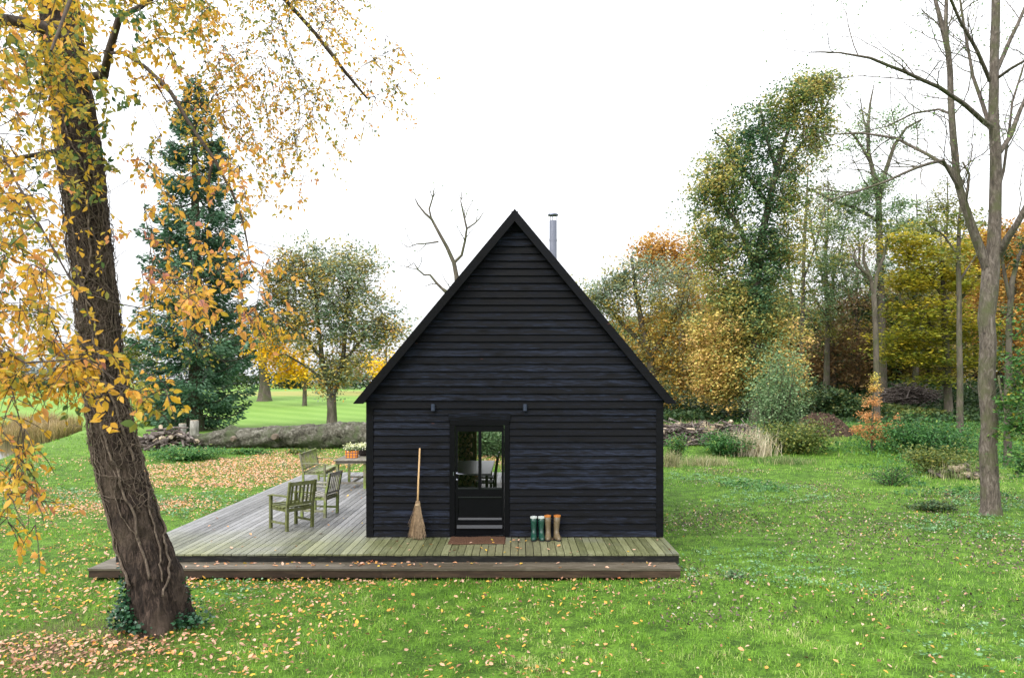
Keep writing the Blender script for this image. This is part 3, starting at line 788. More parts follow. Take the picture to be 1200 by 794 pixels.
def garden_seat(name, label, cat, loc, rz, mat, w=.60, d=.56, group=None, slats=6, matlow=None):
    """local +Y is the way the sitter faces"""
    root = tag(empty(name, loc, rz), label, cat, group); low = matlow or mat
    hw = w / 2; pw = .052
    for sx in (-1, 1):
        b = MB(); b.beam((sx*(hw - pw/2), -d/2 + .03, 0), (sx*(hw - pw/2), -d/2 + .02, .42), pw, pw, .4, up=(0,1,0))
        b.beam((sx*(hw - pw/2), -d/2 + .02, .42), (sx*(hw - pw/2), -d/2 - .07, .90), pw, .04, .5, up=(0,1,0)); b.build('back_leg', low, root, bevel=.004)
        b = MB(); b.beam((sx*(hw - pw/2), d/2 - .03, 0), (sx*(hw - pw/2), d/2 - .03, .60), pw, pw, .5, up=(0,1,0)); b.build('front_leg', low, root, bevel=.004)
        b = MB(); v = [(-d/2 - .01, .625), (-.1, .632), (.1, .622), (d/2 - .05, .62), (d/2 + .035, .602)]
        for i in range(4): b.beam((sx*(hw - pw/2), v[i][0], v[i][1]), (sx*(hw - pw/2), v[i+1][0], v[i+1][1]), .062, .024, .6)
        b.build('armrest', mat, root, bevel=.003)
        b = MB(); b.beam((sx*(hw - pw/2), -d/2 + .05, .13), (sx*(hw - pw/2), d/2 - .05, .13), .024, .04); b.build('stretcher', low, root)
    b = MB(); n = 6
    for i in range(n):
        yy = -d/2 + .07 + i * (d - .1) / (n - 1); zz = .425 - .02 * math.sin(math.pi * i / (n - 1)) + .005 * i
        b.box(-hw + pw + .001 if i in (0, n-1) else -hw + .01, hw - pw - .001 if i in (0, n-1) else hw - .01, yy - .036, yy + .036, zz - .01, zz + .01, .3 + .1 * i)
    b.build('seat', mat, root, bevel=.002)
    b = MB(); b.beam((-hw + pw, d/2 - .03, .375), (hw - pw, d/2 - .03, .375), .03, .07); b.beam((-hw + pw, -d/2 + .03, .375), (hw - pw, -d/2 + .03, .375), .03, .06)
    for sx in (-1, 1): b.beam((sx*(hw - .05), -d/2 + .05, .375), (sx*(hw - .05), d/2 - .05, .375), .025, .06)
    b.build('seat_rail', low, root)
    b = MB(); yb = lambda zz: -d/2 + .02 - .09 * (zz - .42) / .48
    b.beam((-hw + pw, yb(.855), .855), (hw - pw, yb(.855), .855), .028, .07, .5, up=(0, .18, 1)); b.beam((-hw + pw, yb(.48), .48), (hw - pw, yb(.48), .48), .026, .045, .4)
    for i in range(slats):
        xx = -hw + pw + (w - 2*pw) * (i + .5) / slats
        b.beam((xx, yb(.50), .50), (xx, yb(.83), .83), .036 if slats < 9 else .04, .014, float(.2 + .6 * ((i * 37) % 10) / 10), up=(0,1,0))
    b.build('backrest', mat, root)
    return root
garden_seat('garden_armchair', 'mossy green slatted armchair turned away, nearest on the deck', 'armchair', (-4.24, 13.85, ZD), math.radians(142 - 90), M['teak_green'], group='wooden armchairs on the deck')
garden_seat('garden_armchair', 'silver grey wooden armchair with green legs just behind the mossy green one', 'armchair', (-4.06, 15.15, ZD), math.radians(168 - 90), M['teak_grey'], group='wooden armchairs on the deck', matlow=M['teak_green2'])
garden_seat('garden_bench', 'pale green two seat wooden bench on the far side facing the table', 'bench', (-5.24, 19.72, ZD), math.radians(-90), M['teak_green2'], w=1.5, d=.60, slats=15)
gt = tag(empty('garden_table', (-4.27, 19.55, ZD)), 'rectangular weathered wooden garden table beside the cabin wall with flower pots on it', 'table')
b = MB()
for i in range(7): b.box(-.43 + i*.123, -.43 + i*.123 + .118, -.77, .77, .712, .735, .2 + .1*((i*3) % 7))
b.build('tabletop', M['teak_table'], gt, bevel=.002)
b = MB(); b.box(-.38, .38, -.72, -.695, .64, .711); b.box(-.38, .38, .695, .72, .64, .711); b.box(-.38, -.355, -.69, .69, .64, .711); b.box(.355, .38, -.69, .69, .64, .711); b.build('apron', M['teak_table'], gt)
for sx in (-1, 1):
    for sy in (-1, 1): b = MB(); b.box(sx*.35 - .032, sx*.35 + .032, sy*.66 - .032, sy*.66 + .032, 0, .64); b.build('leg', M['teak_green2'], gt, bevel=.003)
b = MB(); b.beam((-.32, -.62, .14), (.32, -.62, .14), .03, .05); b.beam((-.32, .62, .14), (.32, .62, .14), .03, .05); b.beam((0, -.6, .14), (0, .6, .14), .05, .04); b.build('stretcher', M['teak_table'], gt)

# flower pots
def check_mat():
    m, nt, out = newmat('orange_check_weave')
    tc = N(nt, 'TexCoord'); ck = N(nt, 'TexBrick'); ck.inputs['Color1'].default_value = (.80,.25,.008,1); ck.inputs['Color2'].default_value = (.72,.27,.02,1)
    ck.inputs['Mortar'].default_value = (.07,.045,.09,1); ck.inputs['Scale'].default_value = 1; ck.inputs['Mortar Size'].default_value = .009
    ck.inputs['Brick Width'].default_value = .078; ck.inputs['Row Height'].default_value = .068; ck.offset = 0
    sp = N(nt, 'SeparateXYZ'); cbn = N(nt, 'CombineXYZ'); nt.links.new(tc.outputs['Object'], sp.inputs[0])
    nt.links.new(mul(nt, sp.outputs[0], sp.outputs[1], 'ADD'), cbn.inputs[0]); nt.links.new(sp.outputs[2], cbn.inputs[1]); nt.links.new(cbn.outputs[0], ck.inputs['Vector'])
    p = N(nt, 'BsdfPrincipled', Roughness=.6); nt.links.new(ck.outputs[0], p.inputs['Base Color']); nt.links.new(p.outputs[0], out.inputs[0]); return m
M['check'] = check_mat(); M['pot_dark'] = basic('dark_pot', (.035,.028,.03), .6, .3)
M['petal'] = leaf_mat('pale_petals', [(.50,.55,.22), (.75,.75,.45), (.85,.83,.72)], transl=.3)
M['flower_leaf'] = leaf_mat('flower_foliage', [(.03,.09,.02), (.08,.18,.04)], transl=.3)
def pot(name, label, loc, kind):
    root = tag(empty(name, loc), label, 'flower pot'); rg = np.random.default_rng(hash(kind) % 7 + 2 if False else (4 if kind == 'check' else 9))
    b = MB()
    if kind == 'check':
        b.rings([[(s*x, s*.8*y, z) for x, y in ((-1,-1),(-.3,-1.03),(.3,-1.03),(1,-1),(1.03,0),(1,1),(0,1.02),(-1,1),(-1.03,0))] for s, z in ((.135, 0), (.15, .1), (.155, .2))])
        b.build('basket', M['check'], root)
        b = MB(); b.tube([(.15*math.cos(a), 0, .19 + .17*math.sin(a)) for a in np.linspace(0, math.pi, 14)], .007, 6); b.build('carry_handle', M['teak_table'], root)
        w_, h_ = .17, .20
    else:
        b.rings([[(r*math.cos(a), r*math.sin(a), z) for a in np.arange(18)*math.pi/9] for r, z in ((.10, 0), (.15, .06), (.18, .17), (.19, .18))]); b.build('bowl', M['pot_dark'], root, smooth=True)
        w_, h_ = .2, .18
    n = 380; P = rg.normal(size=(n, 3)) * [w_*.5, w_*.45, .035] + [0, 0, h_ + .03]
    V, Fq = leaf_fine(P, rg.uniform(.03, .06, n), rg); mesh_np('foliage', V, Fq, M['flower_leaf'], root, tint=np.repeat(rg.uniform(0, 1, n), 8))
    n = 520; P = rg.normal(size=(n, 3)) * [w_*.5, w_*.45, .04] + [0, 0, h_ + .085]
    V, Fq = leaf_fine(P, rg.uniform(.022, .04, n), rg, aspect=.9); mesh_np('flowers', V, Fq, M['petal'], root, tint=np.repeat(rg.uniform(0, 1, n), 8))
pot('flower_basket', 'orange and purple checked basket of pale flowers near the middle of the garden table', (-4.36, 19.4, ZD + .735), 'check')
pot('flower_bowl', 'dark bowl of whitish flowers behind the orange checked basket', (-4.17, 19.95, ZD + .735), 'bowl')

# doormat
M['coir'] = basic('brown_coir', (.085,.045,.028), .95, .1, var=.45, scale=60, bmp=1, bscale=120)
b = MB(); rg = np.random.default_rng(8)
nx, ny = 60, 24; g = []
for j in range(ny):
    for i in range(nx):
        e = min(i, nx-1-i, j, ny-1-j); g.append((-1.19 + .96*i/(nx-1) + rg.normal(0, .002), 12.39 + .54*j/(ny-1) + rg.normal(0, .002) - .02*math.sin(i/9.), ZD + .008 + (.018 + rg.normal(0, .0025) if e > 0 else 0)))
b.add(g, [(j*nx+i, j*nx+i+1, (j+1)*nx+i+1, (j+1)*nx+i) for j in range(ny-1) for i in range(nx-1)])
tag(b.build('doormat', M['coir']), 'brown coir doormat on the deck in front of the cabin door', 'doormat')

# broom
M['handle'] = basic('pale_broom_handle', (.52,.33,.16), .5, .3, var=.2, vec_scale=(8, 8, 1))
M['twig'] = basic('birch_twigs', (.34,.24,.15), .8, .2, var=.5, scale=20)
M['twine'] = basic('binding_twine', (.42,.31,.19), .8, .2)
br = tag(empty('besom_broom', (-1.745, 12.78, ZD)), 'twig besom broom with a pale handle leaning on the black wall left of the door', 'broom')
b = MB(); b.tube([(.0, .01, .45), (.005, .05, .9), (.022, .14, 1.56)], [.017, .016, .014], 10); b.build('handle', M['handle'], br, smooth=True)
b = MB()
for i in range(420):
    a = rg.uniform(0, 6.28); q = math.sqrt(rg.uniform(0, 1)); r0 = .034 * q; r1 = .15 * q * rg.uniform(.6, 1.15)
    z1 = rg.uniform(.0, .10) if rg.uniform() < .8 else rg.uniform(.1, .28)
    p0 = np.array([r0*math.cos(a), r0*math.sin(a)*.8 + .012, .64 + rg.uniform(-.04, .03)]); p2 = np.array([r1*math.cos(a) - .01, r1*math.sin(a)*.55 - .01, z1 + .004])
    p1 = (p0 * .5 + p2 * .5) + np.array([-.1 * (p2[0]-p0[0]), 0, 0]) + rg.normal(0, .005, 3)
    b.tube([p0, p1, p2], [.0032, .0028, .0016], 3, float(rg.uniform(0, 1)), cap=False)
b.build('bristles', M['twig'], br)
b = MB()
for zz in (.60, .50): b.tube([(.0, .012, zz - .012), (.0, .012, zz + .012)], .044, 14)
b.build('binding', M['twine'], br)

# boots
M['boot_green'] = basic('green_rubber', (.008,.045,.03), .28, .5, var=.2, bmp=.03)
M['boot_tan'] = basic('olive_tan_rubber', (.12,.088,.048), .45, .4, var=.2, bmp=.03)
M['rubber'] = basic('dark_sole', (.02,.02,.02), .7, .3); M['white_cuff'] = basic('white_cuff', (.50,.53,.51), .5, .3, var=.08)
M['orange_cuff'] = basic('orange_lining', (.42,.15,.03), .6, .3, var=.15)
def boot(label, loc, rz, mat, cuff, hgt, group, lean):
    root = tag(empty('wellington_boot', loc, rz), label, 'boot', group)
    S = [(.012, -.07, .135, .050), (.045, -.072, .135, .053), (.07, -.06, .118, .050), (.095, -.03, .088, .046), (.12, -.008, .066, .044), (.16, .0, .056, .043), (.22, .002, .058, .047), (.30, .0, .062, .053), (hgt, -.002, .064, .057)]
    k = 20; rs = []
    for zz, cy, ry, rx in S:
        rs.append([(rx*math.sin(2*math.pi*j/k) + lean[0]*zz, cy - ry*math.cos(2*math.pi*j/k) + lean[1]*zz, zz) for j in range(k)])
    zz, cy, ry, rx = S[-1]
    for q, dz in ((.93, 0), (.9, -.10)): rs.append([(rx*q*math.sin(2*math.pi*j/k) + lean[0]*zz, cy - ry*q*math.cos(2*math.pi*j/k) + lean[1]*zz, zz + dz) for j in range(k)])
    b = MB(); b.rings(rs); b.build('shaft', mat, root, smooth=True)
    b = MB(); b.rings([[(rx*math.sin(2*math.pi*j/k), -.071 - ry*math.cos(2*math.pi*j/k), zz) for j in range(k)] for zz, ry, rx in ((.001, .136, .050), (.001, .139, .054), (.022, .140, .055), (.022, .12, .04))]); b.build('sole', M['rubber'], root)
    b = MB(); q0 = [(1.03, hgt - .022), (1.05, hgt + .004), (.92, hgt + .005), (.88, hgt - .03)]
    b.rings([[(rx*q*math.sin(2*math.pi*j/k) + lean[0]*zz, cy - ry*q*math.cos(2*math.pi*j/k) + lean[1]*zz, zz2) for j in range(k)] for q, zz2 in q0], cap=False); b.build('cuff', cuff, root)
gp = 'rubber boots by the cabin wall'
boot('green rubber boot with a white rim, leftmost by the cabin wall', (.262, 12.80, ZD), math.radians(-4), M['boot_green'], M['white_cuff'], .385, gp, (-.02, .06))
boot('green rubber boot with a white rim, touching the taller tan pair', (.387, 12.80, ZD), math.radians(4), M['boot_green'], M['white_cuff'], .385, gp, (.01, .06))
boot('tan rubber boot with an orange lining, next to the green pair', (.512, 12.81, ZD), math.radians(-6), M['boot_tan'], M['orange_cuff'], .405, gp, (-.04, .05))
boot('tan rubber boot with an orange lining, rightmost by the cabin wall', (.640, 12.81, ZD), math.radians(14), M['boot_tan'], M['orange_cuff'], .405, gp, (.07, .05))
# ================================================================== foreground leaning tree
L_fore = leaf_mat('autumn_leaves_gold', [(.04,.10,.035), (.14,.20,.06), (.38,.32,.055), (.64,.385,.035), (.68,.35,.07), (.66,.29,.12), (.42,.17,.12)], [0, .15, .3, .48, .68, .86, 1], transl=.5)
def lean_tree():
    rng = np.random.default_rng(21); Z = 9.0
    T0 = [(196,748,92),(192,722,80),(184,673,71),(168,623,64),(153,573,60),(141,524,55),(132,474,50),(126,425,49),(119,352,51),(107,252,53),(101,201,55),(93,151,54),(86,100,53),(80,50,52),(76,10,50),(72,-60,46),(62,-160,40),(48,-280,32),(40,-400,24),(36,-520,14)]
    off = np.array([W(196, 748, Z)[0], Z, gz(W(196, 748, Z)[0], Z)])
    root = tag(empty('leaning_tree', off), 'large leaning tree with yellow leaves and a vine wrapped dark trunk at the left', 'tree')
    # trunk surface: rings with ridged bark
    cs = [(W(a - 5, b, Z), c * Z / F / 2 * .80) for a, b, c in T0]
    cs[0][0][2] = off[2] - .12
    zs = np.array([c[0][2] for c in cs]); xsn = np.array([c[0][0] for c in cs]); rs = np.array([c[1] for c in cs])
    zz = np.concatenate([np.arange(zs[0], 8.2, .035), np.arange(8.2, zs[-1], .15)]); K = 84
    th = np.arange(K) * 2 * np.pi / K
    def surf(z, t, extra=0.0):
        x = np.interp(z, zs, xsn); r = np.interp(z, zs, rs)
        fl = np.exp(-(z - zs[0]) / .45)
        rr = r * (1 + .05 * np.sin(3 * t + z * 1.1) + .035 * np.sin(5 * t - z * 2.3 + 1) + fl * .16 * np.sin(4 * t + .7)) 
        rid = .016 * np.abs(np.sin(17 * t + 2.2 * np.sin(z * 2.1 + t * 2) + z * 1.7)) + .008 * np.sin(z * 23 + 4 * np.sin(3 * t + z)) + .007 * np.sin(31 * t + z * 9)
        rr = rr + rid * np.clip(r / .3, .3, 1) + extra
        return np.stack([x + rr * np.cos(t), Z + rr * np.sin(t), z], -1)
    ZZ, TH = np.meshgrid(zz, th, indexing='ij')
    V = surf(ZZ, TH) + rng.normal(size=(len(zz), K, 3)) * .0025
    n = len(zz); i = np.arange(n - 1)[:, None] * K; j = np.arange(K)[None]; j2 = (j + 1) % K
    Fq = np.stack([i + j, i + j2, i + K + j2, i + K + j], -1).reshape(-1, 4)
    mesh_np('trunk', V.reshape(-1, 3) - off, Fq, M['bark_dark'], root, smooth=True)
    # vine stems clinging to the bark
    vb = MB()
    def vine(t0, z0, z1, r, wander, out=.012, depth=0):
        z = z0; t = t0; pts = []; rad = []; dt = 0
        L = z1 - z0
        while z < z1:
            f = (z - z0) / max(L, .01)
            pts.append(surf(np.float64(z), np.float64(t), out + r * .6 + .006 * math.sin(z * 31)) - off); rad.append(r * (1 - .55 * f))
            dt = dt * .72 + rng.normal() * wander; t += dt; z += rng.uniform(.03, .06) * (1 - min(.75, abs(dt) * 2.2))
        if len(pts) > 3: vb.tube(pts, rad, 5, float(rng.uniform(0, 1)))
        return t
    for q in range(13):
        t0 = -math.pi / 2 + rng.uniform(-1.7, 1.7); r = rng.choice([.005, .007, .010, .016], p=[.4, .35, .17, .08])
        vine(t0, off[2] + rng.uniform(.4, 2.8), rng.uniform(3.5, 7.5), r, .035)
    for q in range(230):
        vine(-math.pi / 2 + rng.uniform(-1.9, 1.9), z0 := rng.uniform(1.4, 5.4), z0 + rng.uniform(.3, 1.5), rng.uniform(.002, .005), .11, rng.uniform(.01, .05))
    for t0, r in ((-1.9, .017), (-1.2, .017), (-.8, .012), (-2.3, .011)):
        vine(t0, off[2] + rng.uniform(.25, .7), rng.uniform(4.5, 6.5), r, .022)
    for q in range(46):   # loose stems standing off the bark
        t0 = rng.choice([-.25, -2.9, -1.4, -1.9]) + rng.uniform(-.4, .4); z = rng.uniform(2.2, 5.5); p = surf(np.float64(z), np.float64(t0), .0) - off
        d = np.array([math.cos(t0), math.sin(t0), rng.uniform(-.2, .6)]) * rng.uniform(.05, .10); pts = [p]
        for k in range(6): d = d * .85 + rng.normal(size=3) * .035; pts.append(pts[-1] + d)
        vb.tube(pts, [.004, .0035, .003, .003, .0025, .002, .0015], 4, .6)
    vb.build('vine_stems', M['vine'], root, smooth=True)
    # limbs
    def pl(pts): return [[W(p[0], p[1], p[2]), p[3] * p[2] / F / 2] for p in pts]
    stems = [[[W(a, b, Z), c * Z / F / 2 * .5] for a, b, c in T0[10:]]]
    stems += [pl([(88,60,9,16),(60,35,8.6,17),(30,28,8.1,15),(0,22,7.6,13),(-60,0,7,9),(-140,20,6.4,5)]),
              pl([(92,92,9,10),(122,88,8.7,11),(128,60,8.5,9),(140,20,8.4,8),(165,8,8.3,6),(215,-30,8.4,6),(270,-60,8.8,6),(330,-5,9.2,5),(370,40,9.4,4.5),(405,85,9.6,4),(430,115,9.8,2.5)]),
              pl([(122,62,8.6,4),(145,62,8.3,4.5),(172,80,8.1,4.5),(200,108,7.9,5),(225,150,7.8,4.5),(250,185,7.7,4),(272,225,7.7,3.2),(285,260,7.7,3),(291,292,7.7,1.5)]),
              pl([(250,185,7.7,3),(246,203,7.7,4),(244,225,7.7,2)]),
              pl([(95,172,9,6),(60,178,8.4,6),(20,185,7.8,5),(-40,200,7.2,4)]),
              pl([(70,-160,9,26),(160,-230,9,22),(260,-250,9.2,15),(360,-200,9.6,10),(440,-120,10,6),(480,-40,10.2,3)]),
              pl([(60,-180,9,22),(-20,-220,8.4,16),(-120,-200,7.6,10),(-220,-120,7,5)]),
              pl([(56,-220,9,18),(80,-330,10.2,13),(110,-400,11.5,8)]),
              pl([(60,-120,9,14),(90,-140,7.8,11),(110,-100,6.4,8),(90,-20,5.2,5),(60,60,4.8,3)]),
              pl([(0,22,7.6,6),(-20,90,7,5),(-10,150,6.4,4),(20,215,5.8,3.5),(50,270,5.5,3),(90,340,5.4,2)]),
              pl([(-10,150,6.4,4),(-60,230,5.6,4),(-60,330,5,3.5),(-20,400,4.8,3),(30,425,4.8,2.5),(100,420,4.8,2),(150,455,4.8,1.2)]),
              pl([(-20,400,4.8,2.2),(10,440,4.8,2),(25,500,4.8,1.6),(35,570,4.8,1.2),(33,620,4.8,.8)])]
    A = []; wt = []; kinds = []
    def reg(x0, x1, y0, y1, z0, z1, n, nl, size, tm, hang=.24):
        x = rng.uniform(x0, x1, n); y = rng.uniform(y0, y1, n); zz_ = rng.uniform(z0, z1, n)
        for a, b, c in zip(x, y, zz_): A.append(W(a, b, c)); kinds.append((int(nl * 1.25), size * .88, tm, hang))
    reg(-60, 120, -60, 90, 5.2, 9, 125, 9, .080, .36)
    reg(40, 125, 40, 215, 7.4, 8.6, 52, 8, .085, .28)
    reg(120, 250, -60, 60, 6.5, 9.5, 64, 9, .075, .40)
    reg(-60, 66, 80, 300, 4.8, 8, 104, 8, .070, .44)
    reg(-50, 70, 290, 400, 4.6, 7, 62, 8, .070, .50)
    reg(-60, 130, 398, 448, 4.6, 5.6, 58, 8, .072, .50)
    reg(115, 205, 440, 468, 4.2, 4.8, 6, 7, .075, .50)
    reg(-30, 42, 460, 560, 4.4, 5.0, 17, 6, .062, .54)
    reg(5, 45, 540, 625, 4.4, 4.9, 10, 5, .07, .55)
    reg(90, 150, 200, 330, 5.6, 7.6, 6, 5, .075, .42)
    reg(150, 300, 70, 200, 7.2, 9.8, 40, 8, .070, .50)
    reg(165, 290, 180, 345, 5.6, 7.8, 44, 7, .074, .62)
    reg(160, 250, 300, 370, 5.2, 6.2, 12, 7, .080, .60)
    reg(275, 345, 290, 400, 6.4, 7.6, 20, 6, .075, .68)
    reg(165, 240, 330, 420, 7.2, 8.2, 26, 9, .045, .30)
    reg(240, 400, -60, 70, 8.4, 10.4, 84, 14, .062, .42, .7)
    reg(250, 380, 60, 170, 8.4, 10.4, 62, 13, .062, .46, .7)
    reg(280, 360, 150, 250, 8.2, 9.4, 16, 6, .065, .5)
    reg(395, 435, 85, 130, 9.2, 10.2, 9, 9, .060, .42, .6)
    reg(430, 475, 36, 76, 9.4, 10.4, 10, 10, .060, .38, .6)
    reg(425, 482, 90, 145, 9.4, 10.2, 9, 5, .060, .50)
    reg(420, 440, -25, 5, 9.4, 10, 4, 5, .06, .2)
    reg(-150, 460, -420, -70, 7.5, 11.5, 190, 9, .08, .40)
    A = np.array(A)
    ok = A[:, 2] > .9; A = A[ok]; kinds = [k for k, o in zip(kinds, ok) if o]
    ch = grow(stems, A, rng, step=.35, up=-.1, tipr=.0026, expo=2.5, jit=.10)
    V, Fc = tubes_np(ch[1:] if False else ch); 
    M['twig_dark'] = bark_mat('twig_dark_bark', [(.03,.022,.018), (.06,.045,.035), (.10,.08,.06)], 1, 20, .3)
    # leaves hang along short twigs that leave every branch end
    tw = []; LP = []; LD = []; LS = []; LT = []
    for a, (nl, size, tm, hang) in zip(A, kinds):
        tc_ = np.clip(rng.normal(tm, .13), 0, 1)
        for s_ in range(2):
            d = rng.normal(size=3) * [.8, .8, .4] + [.15, 0, -.45]; d /= np.linalg.norm(d); L = hang * rng.uniform(.6, 1.4); p = a.copy(); pts = [p.copy()]
            for k in range(5):
                d = d + np.array([0, 0, -.16]) + rng.normal(size=3) * .10; d /= np.linalg.norm(d); p = p + d * L / 5 * 1.2; pts.append(p.copy())
            tw.append((pts, [.0042, .0038, .0032, .0026, .002, .0015]))
            for k in range(nl):
                f = rng.uniform(.08, 1.02) * 5; i0 = int(min(4, f)); q = pts[i0] + (pts[i0 + 1] - pts[i0]) * (f - i0)
                sd = rng.normal(size=3) * .7 + d * .4 + [0, 0, -.55]; sd /= np.linalg.norm(sd)
                LP.append(q + sd * .012); LD.append(sd); LS.append(size * rng.uniform(.55, 1.25)); LT.append(np.clip(tc_ + rng.normal(0, .13), 0, 1))
    V2, F2 = tubes_np(tw, 3)
    mesh_np('branches', np.concatenate([V, V2]) - off, [np.concatenate([Fc[0], F2[0] + len(V)])], M['twig_dark'], root, smooth=True)
    LP = np.array(LP); LD = np.array(LD)
    V, Fq = leaf_fine(LP, np.array(LS), rng, .1, .56, tdir=LD)
    mesh_np('crown', V - off, Fq, L_fore, root, tint=np.repeat(LT, 8))
    # ivy at the foot
    n = 800; zz_ = np.abs(rng.normal(0, .13, n)); t = np.where(rng.uniform(size=n) < .68, rng.normal(1.22 * math.pi, .38, n), rng.normal(1.93 * math.pi, .22, n))
    lobes = .10 + .12 * np.maximum(0, np.sin(t * 2.2 + 1.0)); zz_ = np.minimum(zz_, .55)
    P = surf(off[2] + .02 + zz_ * np.where(np.sin(2*t + .3) > .2, 1.7, .45), t, 0.0) ; rad = rng.uniform(0, 1, n) ** 1.5 * lobes * 1.5 * np.exp(-zz_ * 5)
    P[:, 0] += np.cos(t) * (.03 + rad); P[:, 1] += np.sin(t) * (.03 + rad); P[:, 2] += .03
    P[:, 2] = np.maximum(P[:, 2], T(P[:, 0], P[:, 1]) + .03)
    V, Fq = leaf_fine(P, rng.uniform(.03, .06, n), rng, .5, .9)
    iv = mesh_np('ivy', V - off, Fq, leaf_mat('dark_ivy_leaves', [(.008,.03,.014), (.018,.065,.03), (.04,.12,.05)], transl=.1, rough=.35, spec=.4), None, tint=np.repeat(rng.uniform(0, 1, n), 8))
    iv.location = off; tag(iv, 'low dark green ivy round the foot of the leaning trunk', 'ivy')
lean_tree()

# ================================================================== ash tree at the right
L_ash = leaf_mat('ash_leaves', [(.05,.14,.03), (.11,.22,.05), (.22,.30,.08), (.32,.22,.05)], transl=.4)
L_green = leaf_mat('fresh_green_leaves', [(.02,.07,.02), (.05,.15,.035), (.11,.24,.06), (.25,.30,.06), (.42,.30,.03)], [0, .3, .6, .85, 1], transl=.4)
def twiglets(stems, rng, every, ln, r0, up=.25):
    """sparse side branching off a list of stems"""
    out = list(stems); ends = []; cur = stems; gens = len(every)
    for g in range(gens):
        nxt = []
        for st in cur:
            P = np.array([q[0] for q in st]); L = np.concatenate([[0], np.cumsum(np.linalg.norm(np.diff(P, axis=0), axis=1))])
            m = max(1, int(L[-1] / every[g]))
            for k in range(m):
                s = rng.uniform(.18, 1.0) * L[-1]; p = np.array([np.interp(s, L, P[:, c]) for c in range(3)])
                i = min(len(P) - 2, int(np.searchsorted(L, s) - 1)); ax = P[i + 1] - P[i]; ax /= np.linalg.norm(ax) + 1e-9
                rr = np.interp(s, L, [q[1] for q in st])
                d = rng.normal(size=3); d -= ax * d.dot(ax); d /= np.linalg.norm(d); d = d * .8 + ax * .65 + [0, 0, up]; d /= np.linalg.norm(d)
                le = ln[g] * rng.uniform(.5, 1.3); pts = [[p, min(rr * .6, r0[g])]]; q = p
                for j in range(6):
                    d = d + rng.normal(size=3) * .16 + [0, 0, .05]; d /= np.linalg.norm(d); q = q + d * le / 6; pts.append([q, min(rr * .6, r0[g]) * (1 - .6 * (j + 1) / 6)])
                nxt.append(pts); ends.append(q)
        out += nxt; cur = nxt
    return out, np.array(ends)
def skel_tree(name, label, Z, lines, mat, seed, every, ln, r0, leafmat=None, nleaf=0, size=.08, spread=.15, frac=.5, basefix=True, up=.25, tintc=.4):
    rng = np.random.default_rng(seed); stems = []
    for l in lines:
        stems.append([[W(p[0], p[1], Z + (p[3] if len(p) > 3 else 0)), p[2] * Z / F / 2] for p in l])
    b0 = stems[0][0][0]; g = gz(b0[0], b0[1]); b0[2] = g - .1; off = np.array([b0[0], b0[1], g])
    root = tag(empty(name, off), label, 'tree')
    if name == 'forked_tree':
        stems = [[[q[0], q[1] * .70] for q in st] for st in stems]
    def dens(st):
        o = [st[0]]
        for a, b in zip(st[:-1], st[1:]):
            k = max(1, int(np.linalg.norm(b[0] - a[0]) / .4))
            for j in range(1, k + 1):
                f = j / k; o.append([a[0] + (b[0] - a[0]) * f + (rng.normal(size=3) * .18 * min(.15, a[1]) if j < k else 0), a[1] + (b[1] - a[1]) * f])
        return o
    stems = [dens(s) for s in stems]
    allst, ends = twiglets(stems[1:] if len(stems) > 1 else stems, rng, every, ln, r0, up)
    if len(stems) > 1: allst = [stems[0]] + allst
    V, Fc = tubes_np([([q[0] for q in s], [max(q[1], .003) for q in s]) for s in allst])
    mesh_np('trunk', V - off, Fc, M[mat], root, smooth=True)
    if leafmat and nleaf:
        E = ends[rng.uniform(size=len(ends)) < frac]; n = len(E) * nleaf
        P = np.repeat(E, nleaf, 0) + rng.normal(size=(n, 3)) * spread; tt = np.clip(rng.normal(tintc, .2, n), 0, 1)
        V, Fq = leaf_fine(P, size * rng.uniform(.6, 1.3, n), rng, .2, .45); mesh_np('crown', V - off, Fq, leafmat, root, tint=np.repeat(tt, 8))
    return root
